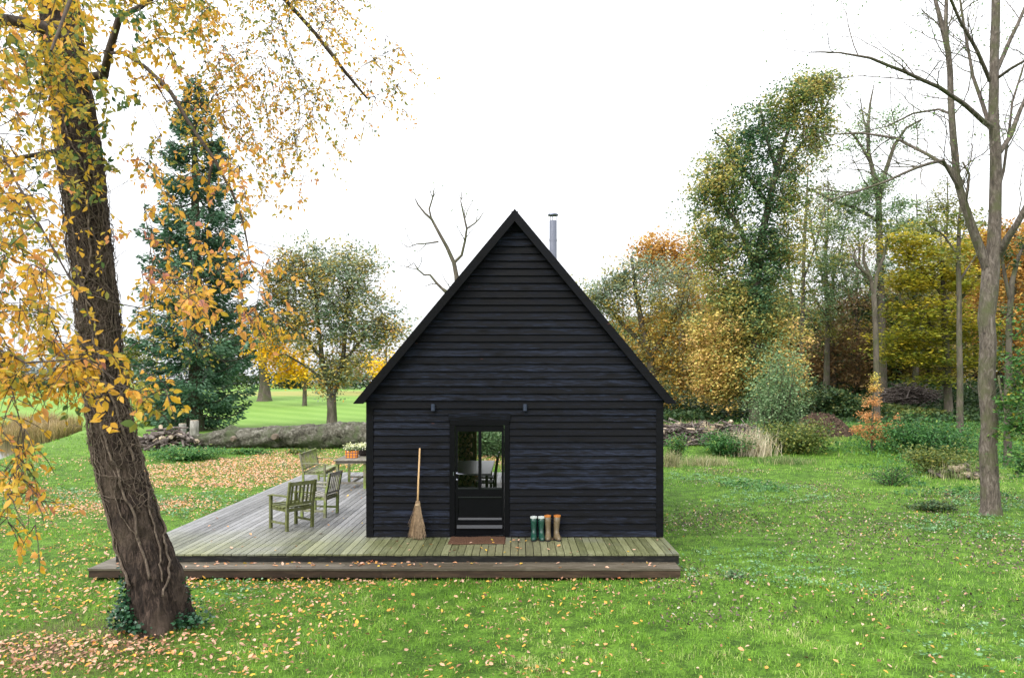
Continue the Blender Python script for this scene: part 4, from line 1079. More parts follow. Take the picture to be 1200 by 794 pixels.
ash = [[(1161,604,40),(1161,594,31),(1160,570,28),(1159,480,26),(1158,400,25),(1159,345,27),(1161,318,27),(1164,295,21),(1166,250,19),(1167,200,18),(1165,150,16),(1165,80,14),(1167,0,13),(1166,-90,10),(1160,-200,6),(1155,-290,2)],
       [(1159,322,18),(1154,305,16),(1144,280,15),(1131,243,13),(1121,208,12),(1117,160,11),(1114,110,10),(1111,60,9),(1104,30,8),(1096,0,6),(1088,-60,4),(1084,-120,2)],
       [(1111,60,7),(1108,30,7),(1109,0,6),(1112,-70,4)],
       [(1163,150,9,0),(1152,142,8,-.3),(1130,122,7,-.8),(1100,102,6,-1.3),(1060,84,5,-1.8),(1020,68,4,-2.2),(985,62,2.5,-2.4),(950,60,1.2,-2.4)],
       [(1124,212,8,0),(1112,196,7,.4),(1085,180,6,.9),(1050,162,5,1.4),(1010,156,4,1.7),(965,158,2,2)],
       [(1126,225,6,0),(1105,188,6,-.3),(1075,196,5,-.8),(1040,212,4,-1.2),(1000,226,3,-1.5),(965,236,1.5,-1.6)],
       [(1118,135,5,0),(1100,128,4,.6),(1070,133,3.5,1.2),(1040,148,2.5,1.6),(1005,156,1.2,2)],
       [(1164,160,8,0),(1150,118,7,.4),(1140,90,6,.6),(1132,45,5,.9),(1125,0,4,1.1),(1118,-60,2,1.3)],
       [(1160,95,7,0),(1145,60,6,-.4),(1125,25,5,-.8),(1110,-10,4,-1.2)],
       [(1172,178,9,0),(1184,160,8,.2),(1196,128,7,.4),(1215,90,6,.5),(1240,50,4,.6)],
       [(1170,300,14,0),(1180,280,12,-.3),(1192,262,10,-.6),(1208,232,9,-.8),(1230,190,6,-1)],
       [(1167,85,8,0),(1178,60,7,.2),(1192,30,6,.4),(1205,0,5,.5),(1220,-50,3,.6)],
       [(1168,92,6,0),(1185,80,5,-.5),(1210,66,4,-1),(1240,60,2,-1.4)],
       [(1165,240,5,.1),(1176,200,5,.3),(1186,120,4,.5),(1200,75,3,.7)],
       [(1143,282,6,-.2),(1138,260,5,-.3),(1132,235,5,-.4),(1136,205,4,-.4),(1128,190,3,-.4)],
       [(1170,440,4,-.3),(1174,465,3.5,-.5),(1178,485,2.5,-.6)]]
skel_tree('forked_tree', 'tall bare grey forked tree standing on the lawn at the right edge', 17.0, ash, 'bark_ash', 31, (.42, .26, .22), (1.5, .7, .35), (.015, .008, .005), L_ash, 4, .07, .12, .16)

dead = [[(548,500,9),(541,400,8),(538,350,6.5),(535,324,5.5),(532,308,5),(524,290,4.2),(514,272,3.6),(506,257,3),(498,250,2.4),(490,240,1.8),(486,232,1)],
        [(506,258,2.5),(503,245,2.2),(507,232,1.8),(509,220,1)],[(532,308,3.5),(541,299,3.2),(545,282,2.8),(547,268,2.4),(543,250,2),(540,236,1.4),(541,225,.8)],
        [(547,268,2),(556,262,1.8),(562,256,1.3),(567,248,.8)],[(522,342,3.4),(512,332,3),(504,322,2.4),(497,322,2),(490,316,1.8),(485,308,1.2),(476,314,.8)],
        [(514,283,2.2),(502,285,1.8),(488,286,1.4),(478,290,1),(470,284,.6)],[(536,345,3),(527,343,3),(516,336,2.2)]]
skel_tree('bare_tree', 'thin bare grey tree showing above the left roof slope', 33.0, dead, 'bark_far', 33, (.55, .35, .3), (1.0, .6, .4), (.022, .018, .015), L_ash, 3, .11, .16, .14)

# ================================================================== conifer
def conifer():
    rng = np.random.default_rng(41); Z = 47.0; s = Z / F; base = W(229, 500, Z); base[2] = gz(base[0], base[1]); off = base.copy()
    root = tag(empty('conifer_tree', off), 'tall blue green conifer behind the fallen trunk, left of the round tree', 'tree')
    H = W(0, 84, Z)[2] - base[2]
    # half width profile against image height
    prof = [(84, 2), (110, 12), (163, 34), (200, 40), (246, 54), (300, 62), (340, 68), (412, 64), (460, 60), (490, 52), (505, 40)]
    ys = np.array([p[0] for p in prof]); ws = np.array([p[1] for p in prof])
    chains = [([base + [0, 0, -.2], base + [0, 0, 1], base + [.05, 0, H * .4], base + [-.05, 0, H * .75], base + [0, 0, H]], [.62, .46, .34, .18, .02])]
    LP = []; LT = []; LD = []
    y = 92.
    while y < 496:
        z = W(0, y, Z)[2] - base[2]; wmax = np.interp(y, ys, ws) * s
        nb = int(rng.integers(3, 6))
        for q in range(nb):
            a = rng.uniform(0, 2 * math.pi); L = wmax * rng.uniform(.62, 1.12); droop = rng.uniform(.05, .34) * L
            p0 = base + np.array([0, 0, z]); n = 7; pts = []
            for k in range(n):
                f = k / (n - 1); pts.append(p0 + np.array([math.cos(a) * L * f, math.sin(a) * L * f, -droop * math.sin(f * math.pi * .62) + .22 * L * f ** 3]))
            chains.append((pts, [.05 * L / 4 + .02] + [.03] * (n - 2) + [.008]))
            m = int(28 + 52 * L)
            f = rng.uniform(.18, 1.0, m) ** .8; 
            c = np.stack([np.interp(f, np.linspace(0, 1, n), [p[i] for p in pts]) for i in range(3)], 1)
            wd = .55 * (1 - f) + .16
            sd = rng.normal(size=m) * wd; perp = np.array([-math.sin(a), math.cos(a), 0])
            c = c + perp * sd[:, None] + np.array([0, 0, 1]) * (-np.abs(sd) * .25 - rng.uniform(0, .35, m))[:, None]
            dirv = np.array([math.cos(a), math.sin(a), -.35])[None] + perp * np.sign(sd)[:, None] * .9
            LP.append(c); LD.append(dirv); LT.append(np.clip(rng.normal(.45, .2, m) + rng.normal(0, .12), 0, 1))
        y += rng.uniform(3.2, 6.5) if y < 420 else rng.uniform(3, 5)
    V, Fc = tubes_np(chains); mesh_np('trunk', V - off, Fc, M['bark_far'], root, smooth=True)
    P = np.concatenate(LP); D = np.concatenate(LD); tt = np.concatenate(LT); ok = P[:, 2] > T(P[:, 0], P[:, 1]) + .1; P, D, tt = P[ok], D[ok], tt[ok]
    n = len(P); D = D + rng.normal(size=(n, 3)) * .35; D /= np.linalg.norm(D, axis=1)[:, None]
    nn = rng.normal(size=(n, 3)) + [0, 0, .8]; nn -= D * (nn * D).sum(1)[:, None]; nn /= np.linalg.norm(nn, axis=1)[:, None]; B = np.cross(nn, D)
    s1 = rng.uniform(.15, .36, n)[:, None]; 
    V = np.stack([P, P + D * s1 * .45 + B * s1 * .20, P + D * s1, P + D * s1 * .45 - B * s1 * .20], 1).reshape(-1, 3)
    mesh_np('crown', V - off, np.arange(4 * n).reshape(n, 4), leaf_mat('blue_green_needles', [(.018,.055,.028), (.045,.115,.058), (.11,.21,.12), (.20,.32,.21)], transl=.25), root, tint=np.repeat(tt, 4))
conifer()

# ================================================================== park trees on the left
pal = {}
pal['chest'] = leaf_mat('grey_green_gold_leaves', [(.05,.10,.05), (.13,.19,.12), (.25,.31,.21), (.42,.35,.08), (.48,.29,.05), (.34,.17,.05)], [0, .25, .5, .66, .84, 1], transl=.35)
pal['gold'] = leaf_mat('bright_gold_leaves', [(.45,.27,.01), (.70,.45,.015), (.85,.55,.03)], transl=.45)
pal['dark'] = leaf_mat('dark_green_leaves', [(.012,.035,.014), (.03,.07,.025), (.07,.11,.03), (.14,.13,.03)], transl=.25)
pal['olive'] = leaf_mat('olive_leaves', [(.04,.08,.02), (.12,.16,.035), (.24,.24,.05), (.36,.28,.05)], transl=.35)
pal['brown'] = leaf_mat('brown_orange_leaves', [(.08,.055,.03), (.17,.11,.05), (.28,.17,.07), (.36,.27,.10)], transl=.35)
pal['rust'] = leaf_mat('rust_orange_leaves', [(.20,.10,.03), (.42,.22,.05), (.56,.32,.08), (.52,.40,.12)], transl=.4)
pal['yg'] = leaf_mat('yellow_green_leaves', [(.09,.13,.02), (.24,.26,.03), (.48,.40,.04), (.66,.47,.05)], transl=.4)
pal['ivyt'] = leaf_mat('ivy_and_gold_leaves', [(.04,.09,.045), (.09,.18,.08), (.19,.27,.11), (.36,.35,.10), (.58,.45,.12), (.58,.37,.14)], [0, .25, .42, .58, .78, 1], transl=.35)
pal['pale'] = leaf_mat('pale_green_leaves', [(.07,.14,.055), (.15,.25,.11), (.27,.36,.19), (.40,.38,.14)], transl=.4)
pal['haze'] = leaf_mat('hazed_distant_foliage', [(.16,.18,.17), (.26,.28,.27), (.36,.36,.35)], transl=.2)  # distance haze painted into the leaf colour, paled and greyed

tree('round_tree', 'round grey green and gold tree with a low fork, left of the cabin roof', 'tree', 49.0,
     [[(389,500,12),(389,480,11),(388,462,11),(383,445,7),(378,425,6),(374,390,5),(370,350,4),(366,310,2)], [(388,464,9),(396,445,8),(402,425,6),(404,390,5),(408,350,3.5),(414,310,2)], [(376,420,4),(350,385,3),(330,350,2)], [(402,425,4),(430,390,3),(450,370,2)], [(386,450,4),(360,430,3),(335,415,2)]],
     [(385,345,62,62,120),(350,385,55,45,75),(425,385,42,45,70),(358,310,36,32,45),(412,312,36,32,45),(455,380,24,26,26),(335,340,28,45,40),(400,430,40,22,34),(384,440,16,30,16)],
     pal['chest'], nleaf=62, size=.21, spread=.85, seed=51, shell=.5, up=.5, step=1.0,
     tint=lambda P, ci, r, A: .50 + .09 * r.normal(size=len(P)) + r.normal(0, .16, len(A))[ci] + .10 * (P[:, 2] < 6))
tree('golden_tree', 'small bright yellow tree partly hidden by the round tree', 'tree', 80.0,
     [[(357,462,5),(357,440,4),(354,410,3),(350,380,2)]],
     [(320,415,26,28,46),(340,430,30,22,40),(335,395,22,22,24),(450,430,24,20,20)], pal['gold'], nleaf=34, size=.38, spread=1.1, seed=52, step=1.4)
tree('dark_park_tree', 'broad dark trunk tree on the far lawn beside the conifer', 'tree', 88.0,
     [[(310,463,15),(310,450,11),(308,430,10),(306,400,8),(300,370,6)], [(308,425,6),(285,400,5),(265,385,3)]],
     [(288,405,34,40,60),(262,420,22,26,30),(308,380,28,28,26),(250,380,28,32,26)], pal['dark'], nleaf=40, size=.42, spread=1.4, seed=53, step=1.6)
tree('copper_tree', 'brownish tree far behind the round tree, at the roof edge', 'tree', 110.0,
     [[(452,458,5),(452,430,4),(452,410,3)]], [(440,425,42,26,34),(476,428,24,20,16),(415,430,24,18,16)], pal['brown'], nleaf=26, size=.45, spread=1.5, seed=54, step=2)
def hedge(name, label, x0, x1, y, zt, mat, n, seed, size=.4, w=1.6, cat='hedge'):
    rng = np.random.default_rng(seed); P = np.stack([rng.uniform(x0, x1, n), y + rng.uniform(-w, w, n), rng.uniform(0, 1, n) ** .6 * zt], 1)
    P[:, 2] = P[:, 2] * (1 + .12 * np.sin(P[:, 0] * .6)) + T(P[:, 0], P[:, 1])
    V, Fq = leaf_quads(P, size * rng.uniform(.6, 1.3, n), rng); o = mesh_np(name, V, Fq, mat, tint=np.repeat(np.clip(rng.normal(.4, .2, n), 0, 1), 4)); return tag(o, label, cat)
hedge('clipped_hedge', 'long low dark hedge across the far end of the pond lawn', -96, -62, 112, 1.5, pal['dark'], 9000, 61, .38)
hedge('park_hedge', 'dark green hedge on the far side of the park behind the round tree', -60, -10, 150, 3.0, pal['dark'], 9000, 62, .6, 2.5)
hedge('brown_hedge', 'low brownish hedge at the far left beyond the dark hedge', -150, -75, 150, 3.0, pal['brown'], 7000, 63, .6, 2.5)
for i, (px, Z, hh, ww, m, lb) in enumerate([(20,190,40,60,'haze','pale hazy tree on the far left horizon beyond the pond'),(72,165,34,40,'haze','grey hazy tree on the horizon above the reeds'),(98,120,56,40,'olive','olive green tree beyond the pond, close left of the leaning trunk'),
      (150,150,70,50,'olive','tall olive tree on the horizon between leaning trunk and conifer'),(262,170,34,30,'dark','small dark tree on the horizon right of the conifer'),(400,165,30,44,'haze','pale hazy distant tree behind the round tree trunk'),(345,170,26,30,'brown','small brown distant tree behind the golden tree')]):
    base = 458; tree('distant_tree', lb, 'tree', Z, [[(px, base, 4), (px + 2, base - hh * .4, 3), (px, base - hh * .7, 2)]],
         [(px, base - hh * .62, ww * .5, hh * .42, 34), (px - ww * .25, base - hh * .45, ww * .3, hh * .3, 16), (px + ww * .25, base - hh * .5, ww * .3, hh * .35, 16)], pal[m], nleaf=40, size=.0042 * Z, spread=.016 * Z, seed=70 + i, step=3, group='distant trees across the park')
# park ornament
M['stone'] = basic('white_stone', (.72,.72,.70), .7, .3, var=.1)
sx, sy = (65 - 608) * 95 / F, 95.; g = gz(sx, sy); b = MB(); ring = lambda r, z: [(sx + r*math.cos(a), sy + r*math.sin(a), g + z) for a in np.arange(12)*math.pi/6]
b.rings([ring(.45, -.1), ring(.45, .15), ring(.22, .22), ring(.18, .75), ring(.3, .85), ring(.28, 1.0), ring(.3, 1.25), ring(.22, 1.5), ring(.10, 1.6), ring(.16, 1.72), ring(.14, 1.9), ring(.02, 1.98)])
tag(b.build('stone_statue', M['stone'], smooth=True), 'small white stone ornament on the far lawn above the reeds', 'statue')

# ================================================================== woodland on the right
tree('broad_tree', 'broad tree with grey green top and gold lower leaves, rising right of the roof slope', 'tree', 47.0,
     [[(768,486,13),(766,455,11),(762,420,9),(752,380,7),(745,340,5),(740,300,3)], [(762,418,7),(785,385,5),(800,350,4),(806,320,2)], [(760,410,6),(730,380,5),(705,350,3)], [(764,436,6),(795,420,4),(822,400,3)]],
     [(760,345,62,52,110),(715,340,36,30,45),(800,390,46,55,90),(755,410,50,38,60),(738,318,26,18,20),(812,440,30,34,36),(785,450,40,24,30),(700,350,22,20,16)],
     pal['chest'], nleaf=64, size=.175, spread=.75, seed=81, up=.5, step=1.0,
     tint=lambda P, ci, r, A: np.clip(.80 - (P[:, 2] - 5.4 - .2 * (P[:, 0] - 7)) * .094, .40, .74) + r.normal(0, .13, len(A))[ci] + r.normal(0, .10, len(P)))
tree('orange_tree', 'rusty orange tree behind the broad tree', 'tree', 58.0,
     [[(800,478,10),(800,430,9),(798,380,7),(796,330,5),(794,300,3)]], [(792,306,44,34,90),(830,330,36,50,60),(765,292,24,14,24),(760,320,28,30,26)], pal['rust'], nleaf=44, size=.26, spread=1.0, seed=82, step=1.2)
tree('ivy_clad_tree', 'very tall ivy clad tree with gold and green foliage down to the ground', 'tree', 43.0,
     [[(886,484,15),(886,450,14),(884,400,13),(885,340,11),(892,280,9),(905,220,7),(918,170,5),(935,120,3),(950,95,1.5)], [(888,320,8),(868,270,6),(845,235,4),(825,200,2)], [(900,240,6),(872,200,5),(850,165,3),(838,155,2)], [(905,215,6),(930,180,5),(955,150,3),(975,110,1.5)], [(886,360,6),(855,330,4),(830,310,2)], [(910,200,5),(895,150,4),(890,120,2)]],
     [(925,130,44,40,62),(880,160,44,34,55),(850,190,34,26,34),(835,235,34,26,30),(870,230,46,34,60),(925,210,30,45,50),(880,290,50,46,90),(835,300,30,40,34),(885,350,52,45,150),(860,390,48,42,120),(905,400,40,50,120),(880,440,62,36,150),(845,440,36,34,80),(958,110,26,24,34),(970,95,16,12,14),(915,300,34,44,90),(836,275,36,34,70),(830,400,26,44,60),(850,455,40,22,60),(915,440,34,30,60),(850,340,34,40,60),(865,200,50,40,50),(838,215,34,34,60),(955,165,28,44,60),(945,110,36,30,40),(925,250,26,50,50),(900,150,40,40,40)],
     pal['ivyt'], nleaf=52, size=.175, spread=.66, seed=83, up=.45, step=.8, shell=.6,
     tint=lambda P, ci, r, A: 0.54 - .34 * np.exp(-((P[:, 0] - (886 - 608) * 43 / F - .02 * 0) / 1.25) ** 2) + .30 * np.clip((8.5 - P[:, 2]) / 3, 0, 1) - .06 * (P[:, 2] > 11) + r.normal(0, .17, len(A))[ci] + r.normal(0, .12, len(P)))
tree('slender_tree', 'slender half bare tree just right of the ivy clad tree', 'tree', 52.0,
     [[(940,480,5),(939,420,5),(941,360,4.5),(942,300,4),(945,240,3),(947,200,1.5)], [(936,480,4),(930,400,4),(926,330,3),(922,280,2)], [(941,330,2.5),(955,290,2),(965,250,1)]],
     [(945,260,26,50,16),(930,330,20,50,12),(960,300,18,40,10)], pal['olive'], nleaf=14, size=.24, spread=.9, seed=84, step=1)
tree('mistletoe_tree', 'tall sparse tree with green ivy tufts and bare antler like top branches', 'tree', 54.0,
     [[(1034,484,11),(1034,440,10),(1033,380,9),(1031,300,7.5),(1030,240,6.5),(1024,205,5.5),(1018,180,4.5),(1017,150,4),(1020,120,2.5),(1024,100,1)], [(1030,235,6),(1038,200,5),(1048,170,4),(1062,150,3),(1080,140,2)], [(1020,190,4),(1010,172,3),(1000,158,2.5),(990,150,1.5)], [(1018,160,3),(1012,140,2),(1008,115,1)], [(1029,345,7),(1018,330,6),(1008,312,4),(990,308,3),(975,300,2)],
      [(1031,260,5),(1005,245,4),(975,235,3),(950,222,2)], [(1031,300,4),(1050,270,3),(1070,255,2)]],
     [(1000,235,36,16,80),(1025,215,24,18,50),(1035,260,34,22,60),(985,265,34,24,60),(1065,275,34,22,44),(970,310,30,24,50),(1000,330,34,24,50),(1055,240,9,8,14),(1010,160,34,30,34),(1055,150,34,28,30),(1045,310,30,26,44),(965,350,24,24,26)],
     pal['pale'], nleaf=36, size=.17, spread=.75, seed=85, step=.9, up=.3, flatten=.5)
tree('twin_trunk_tree', 'pale slim trunk with a fork, standing before the dark straight trunk', 'tree', 44.0,
     [[(1028,482,6.5),(1027,430,6.5),(1026,380,6),(1024,345,5.5),(1020,325,4),(1012,305,4),(1012,285,2)], [(1024,345,5),(1028,320,4),(1036,300,3),(1040,280,2)], [(1018,322,4),(1005,312,3),(1000,300,2.5),(1004,290,1.5)]],
     [(1010,290,24,18,12),(1042,275,22,18,12),(990,300,20,12,8)], pal['olive'], nleaf=16, size=.18, spread=.6, seed=86, step=.8)
for i, (px, Z, top, m, lb) in enumerate([(968, 57, 205, 'olive', 'fine twigged half bare tree between the ivy clad tree and the tall mistletoe like tufts'), (1072, 60, 225, 'pale', 'fine twigged sparse green tree rising behind the green gold beech'), (1108, 56, 205, 'olive', 'fine twigged sparse tree seen through the limbs of the grey forked tree'), (1004, 64, 265, 'brown', 'fine twigged thin brown tree behind the pale slim fork')]):
    h = 478 - top
    tree('twiggy_tree', lb, 'tree', Z, [[(px, 480, 7), (px + 2, 480 - h * .35, 5.5), (px - 1, 480 - h * .65, 4), (px + 3, 480 - h * .85, 2), (px + 2, 480 - h, 1)], [(px + 1, 480 - h * .45, 3), (px + 18, 480 - h * .7, 2), (px + 26, 480 - h * .85, 1)], [(px, 480 - h * .5, 3), (px - 16, 480 - h * .75, 2), (px - 22, 480 - h * .9, 1)]],
         [(px, 480 - h * .62, 34, h * .36, 190), (px, 480 - h * .85, 22, h * .15, 60), (px, 480 - h * .35, 24, h * .14, 40)], pal[m], nleaf=24, size=.17, spread=.65, seed=300 + i, step=.7, tipr=.02, up=.6, shell=.6)
tree('brown_leaf_tree', 'brown leaved tree deep in the wood, left of the young orange tree', 'tree', 60.0,
     [[(976,478,8),(976,430,7),(974,380,6),(976,340,4),(976,300,2)], [(975,380,4),(955,350,3),(945,330,1.5)], [(975,370,4),(998,345,3),(1010,330,1.5)]],
     [(965,420,34,46,90),(990,410,30,50,70),(975,360,40,26,36),(950,440,20,30,36),(1008,440,20,30,36)], pal['brown'], nleaf=22, size=.27, spread=1.1, seed=87, step=1.1, zmin=1.2)
tree('hornbeam_tree', 'green gold layered beech between the dark trunk and the grey forked tree', 'tree', 46.0,
     [[(1112,480,9),(1110,440,8),(1108,400,7),(1106,360,6),(1104,310,4),(1102,270,2)], [(1108,400,5),(1080,370,4),(1055,350,2)], [(1107,370,5),(1135,340,4),(1150,320,2)], [(1107,350,4),(1085,320,3),(1065,300,1.5)]],
     [(1085,365,48,16,70),(1070,395,45,14,60),(1110,330,44,18,70),(1060,330,28,16,36),(1095,420,50,14,55),(1130,385,38,18,50),(1080,300,38,20,60),(1060,280,30,16,30),(1120,290,34,22,44),(1050,415,26,12,22),(1140,420,34,16,34),(1090,445,40,8,18)],
     pal['yg'], nleaf=36, size=.24, spread=.8, seed=88, step=.9, up=.2, flatten=.30, flat=1.6, dscale=1.4,
     tint=lambda P, ci, r, A: .42 + .035 * (P[:, 2] - 7) + r.normal(0, .16, len(A))[ci] + r.normal(0, .12, len(P)))
tree('slim_tree', 'slim straight trunk at the wood edge, close left of the grey forked tree', 'tree', 38.0,
     [[(1125,478,7),(1125,440,6.5),(1124,400,6),(1124,350,5.5),(1123,310,5),(1124,260,4),(1128,220,2)], [(1124,300,3),(1105,275,2),(1085,262,1)], [(1124,330,3),(1143,300,2),(1160,285,1)]],
     [(1100,262,40,16,26),(1135,262,30,20,20),(1110,300,30,14,14)], pal['olive'], nleaf=20, size=.18, spread=.6, seed=89, step=.8, flatten=.4)
tree('golden_orange_tree', 'golden orange tree behind the grey forked tree at the right edge', 'tree', 50.0,
     [[(1192,482,9),(1190,430,8),(1188,380,7),(1188,320,5),(1190,270,3)], [(1188,340,4),(1165,310,3),(1150,290,1.5)]],
     [(1180,300,42,40,80),(1215,330,40,60,70),(1150,290,26,24,44),(1190,380,40,46,70),(1150,350,24,40,34),(1205,430,34,34,36)], pal['rust'], nleaf=34, size=.26, spread=.9, seed=90, step=1, zmin=1.0, flatten=.5,
     tint=lambda P, ci, r, A: .45 + r.normal(0, .22, len(A))[ci] + r.normal(0, .12, len(P)))
tree('ivy_stem_tree', 'thin forked tree with an ivy covered stem, right of the grey forked tree', 'tree', 27.0,
     [[(1181,505,8),(1181,460,8),(1182,420,7),(1183,370,6.5),(1186,330,6),(1194,300,4),(1204,280,2)], [(1183,350,4),(1177,320,4),(1174,300,3),(1170,280,2)]],
     [(1181,400,6,50,22),(1176,300,16,18,12),(1200,290,16,16,12)], pal['dark'], nleaf=20, size=.12, spread=.28, seed=91, step=.6, tint=lambda P, ci, r, A: .5 + r.normal(0, .2, len(P)))
tree('edge_sapling', 'leafy green sapling hanging into the frame at the far right', 'tree', 16.5,
     [[(1212,560,6),(1210,480,5),(1206,420,4),(1202,380,2)], [(1210,490,3),(1190,450,2),(1176,430,1)], [(1211,520,3),(1190,500,2),(1178,490,1)]],
     [(1196,440,18,34,30),(1192,500,20,36,36),(1210,380,20,24,18),(1196,545,14,18,12),(1180,470,12,14,9)], L_green, nleaf=22, size=.10, spread=.22, seed=92, step=.4, up=.1)
tree('larch_sapling', 'young conical orange tree with a yellow tip alone on the right lawn', 'sapling', 31.6,
     [[(1022,534,2.4),(1022,500,2.2),(1023,465,1.6),(1025,437,.8)]],
     [(1023,455,9,8,18),(1022,472,14,8,26),(1020,488,17,8,30),(1018,503,20,7,34),(1024,512,20,6,24),(1026,442,3,6,10),(1045,495,14,10,12),(1002,504,9,4,9)], leaf_mat('orange_sapling_leaves', [(.56,.27,.10), (.64,.35,.14), (.62,.46,.10), (.50,.50,.10)], transl=.4),
     nleaf=20, size=.085, spread=.16, seed=93, step=.35, tipr=.005, up=-.2, aspect=.4, tint=lambda P, ci, r, A: np.clip((P[:, 2] - 1.9) / 1.7, 0, 1) + r.normal(0, .12, len(P)))
def bush(name, label, cat, px, Z, hh, ww, mat, n, size, seed, tintm=.4, depth=None, stemn=12, fl=.6):
    """shrub: stems fan out from one foot, leaves cluster round them"""
    rng = np.random.default_rng(seed); s = Z / F; x0 = (px - 608) * s; g = gz(x0, Z); off = np.array([x0, Z, g])
    root = tag(empty(name, off), label, cat); H = hh * s; Wd = ww * s / 2; D = depth or Wd; tips = []; ch = []
    for q in range(stemn):
        a = rng.uniform(0, 6.28); r = rng.uniform(0, 1) ** .6; tip = np.array([math.cos(a) * Wd * r, math.sin(a) * D * r, H * rng.uniform(.45, 1.0) * (1 - .35 * r * r)])
        mid = tip * [.45, .45, .6] + rng.normal(size=3) * .06 * H; ch.append(([np.array([0, 0, -.05]) + tip * [.1, .1, 0], mid, tip], [.02 * H ** .5, .013 * H ** .5, .005])); tips += [tip, mid, (tip + mid) / 2, mid * [.9, .9, .5]]
    V, Fc = tubes_np(ch, 5); mesh_np('stem', V, Fc, M['bark_far'], root, smooth=True)
    tips = np.array(tips); ci = rng.integers(0, len(tips), n); P = tips[ci] + rng.normal(size=(n, 3)) * [Wd * .22, D * .22, H * .12]
    P = P[P[:, 2] > T(P[:, 0] + x0, P[:, 1] + Z) - g + .02]; n = len(P)
    V, Fq = leaf_quads(P, size * rng.uniform(.6, 1.3, n), rng, fl); tt = np.clip(rng.normal(tintm, .18, n) + rng.normal(0, .14, len(tips))[ci[:n]], 0, 1)
    mesh_np('foliage', V, Fq, mat, root, tint=np.repeat(tt, 4)); return root
bush('willow_shrub', 'pale grey green feathery shrub in front of the ivy clad tree', 'shrub', 912, 33.5, 118, 70, pal['pale'], 9000, .12, 101, .35, stemn=40)
bush('low_shrub', 'low olive shrub with small leaves to the right of the dry grass tuft', 'shrub', 935, 31.5, 40, 86, pal['olive'], 4600, .13, 102, .30, stemn=22)
bush('laurel_bush', 'dark glossy bush at the wood edge right of the pale shrub', 'shrub', 975, 46, 30, 60, pal['dark'], 5000, .22, 103, .5, stemn=16)
bush('evergreen_shrub', 'low dark evergreen shrub under the brown leaved tree', 'shrub', 1010, 47, 18, 50, pal['dark'], 3500, .22, 104, .5, stemn=14)
bush('bramble_bush', 'tangled low bramble with pale stems left of the grey forked trunk', 'bramble', 1105, 24.5, 34, 84, pal['olive'], 5200, .10, 105, .25, stemn=26)
bush('weed_clump', 'sparse leggy weeds on the lawn below the young orange tree', 'plant', 1045, 22.0, 26, 62, L_green, 1100, .07, 106, .3, stemn=18)
bush('dark_weeds', 'dark low weeds on the lawn just left of the grey forked trunk', 'plant', 1092, 17.4, 12, 74, pal['dark'], 1500, .07, 107, .5, stemn=18, depth=.4)
bush('nettle_bush', 'blue green nettles heaped between young orange tree and grey forked trunk', 'plant', 1085, 31, 42, 120, L_green, 9000, .12, 108, .22, stemn=34)
bush('hazel_shrub', 'green shrub on the lawn behind the cabin, seen through the right door pane', 'shrub', 573, 31, 50, 110, pal['pale'], 9000, .12, 109, .2, stemn=30)
bush('bank_nettles', 'green nettles beside the fallen trunk, behind the leaning tree', 'plant', 215, 29.5, 15, 90, L_green, 4500, .11, 110, .35, stemn=28)
bush('trunk_side_weeds', 'low green weeds along the middle of the fallen trunk', 'plant', 290, 31.2, 6, 70, L_green, 1100, .10, 111, .4, stemn=24, depth=.5)
bush('bank_weeds', 'small dark weeds under the right part of the fallen trunk', 'plant', 352, 31.2, 7, 50, pal['olive'], 600, .10, 112, .2, stemn=18, depth=.5)
bush('conifer_skirt_shrub', 'yellow green bush between leaning trunk and conifer', 'shrub', 178, 52, 60, 60, pal['yg'], 4200, .24, 113, .45, stemn=22)
bush('nettle_clump', 'bright green weeds by the wood heap at the right cabin corner', 'plant', 792, 28.5, 34, 26, L_green, 1700, .09, 114, .4, stemn=14)
bush('nettle_bed', 'green nettles between wood heap and dry grass tuft', 'plant', 848, 30.5, 30, 66, L_green, 4500, .11, 115, .3, stemn=26)
bush('young_plant', 'small bluish plant on the lawn to the right of the deck step', 'plant', 862, 11.2, 10, 34, pal['pale'], 420, .05, 116, .2, stemn=14)

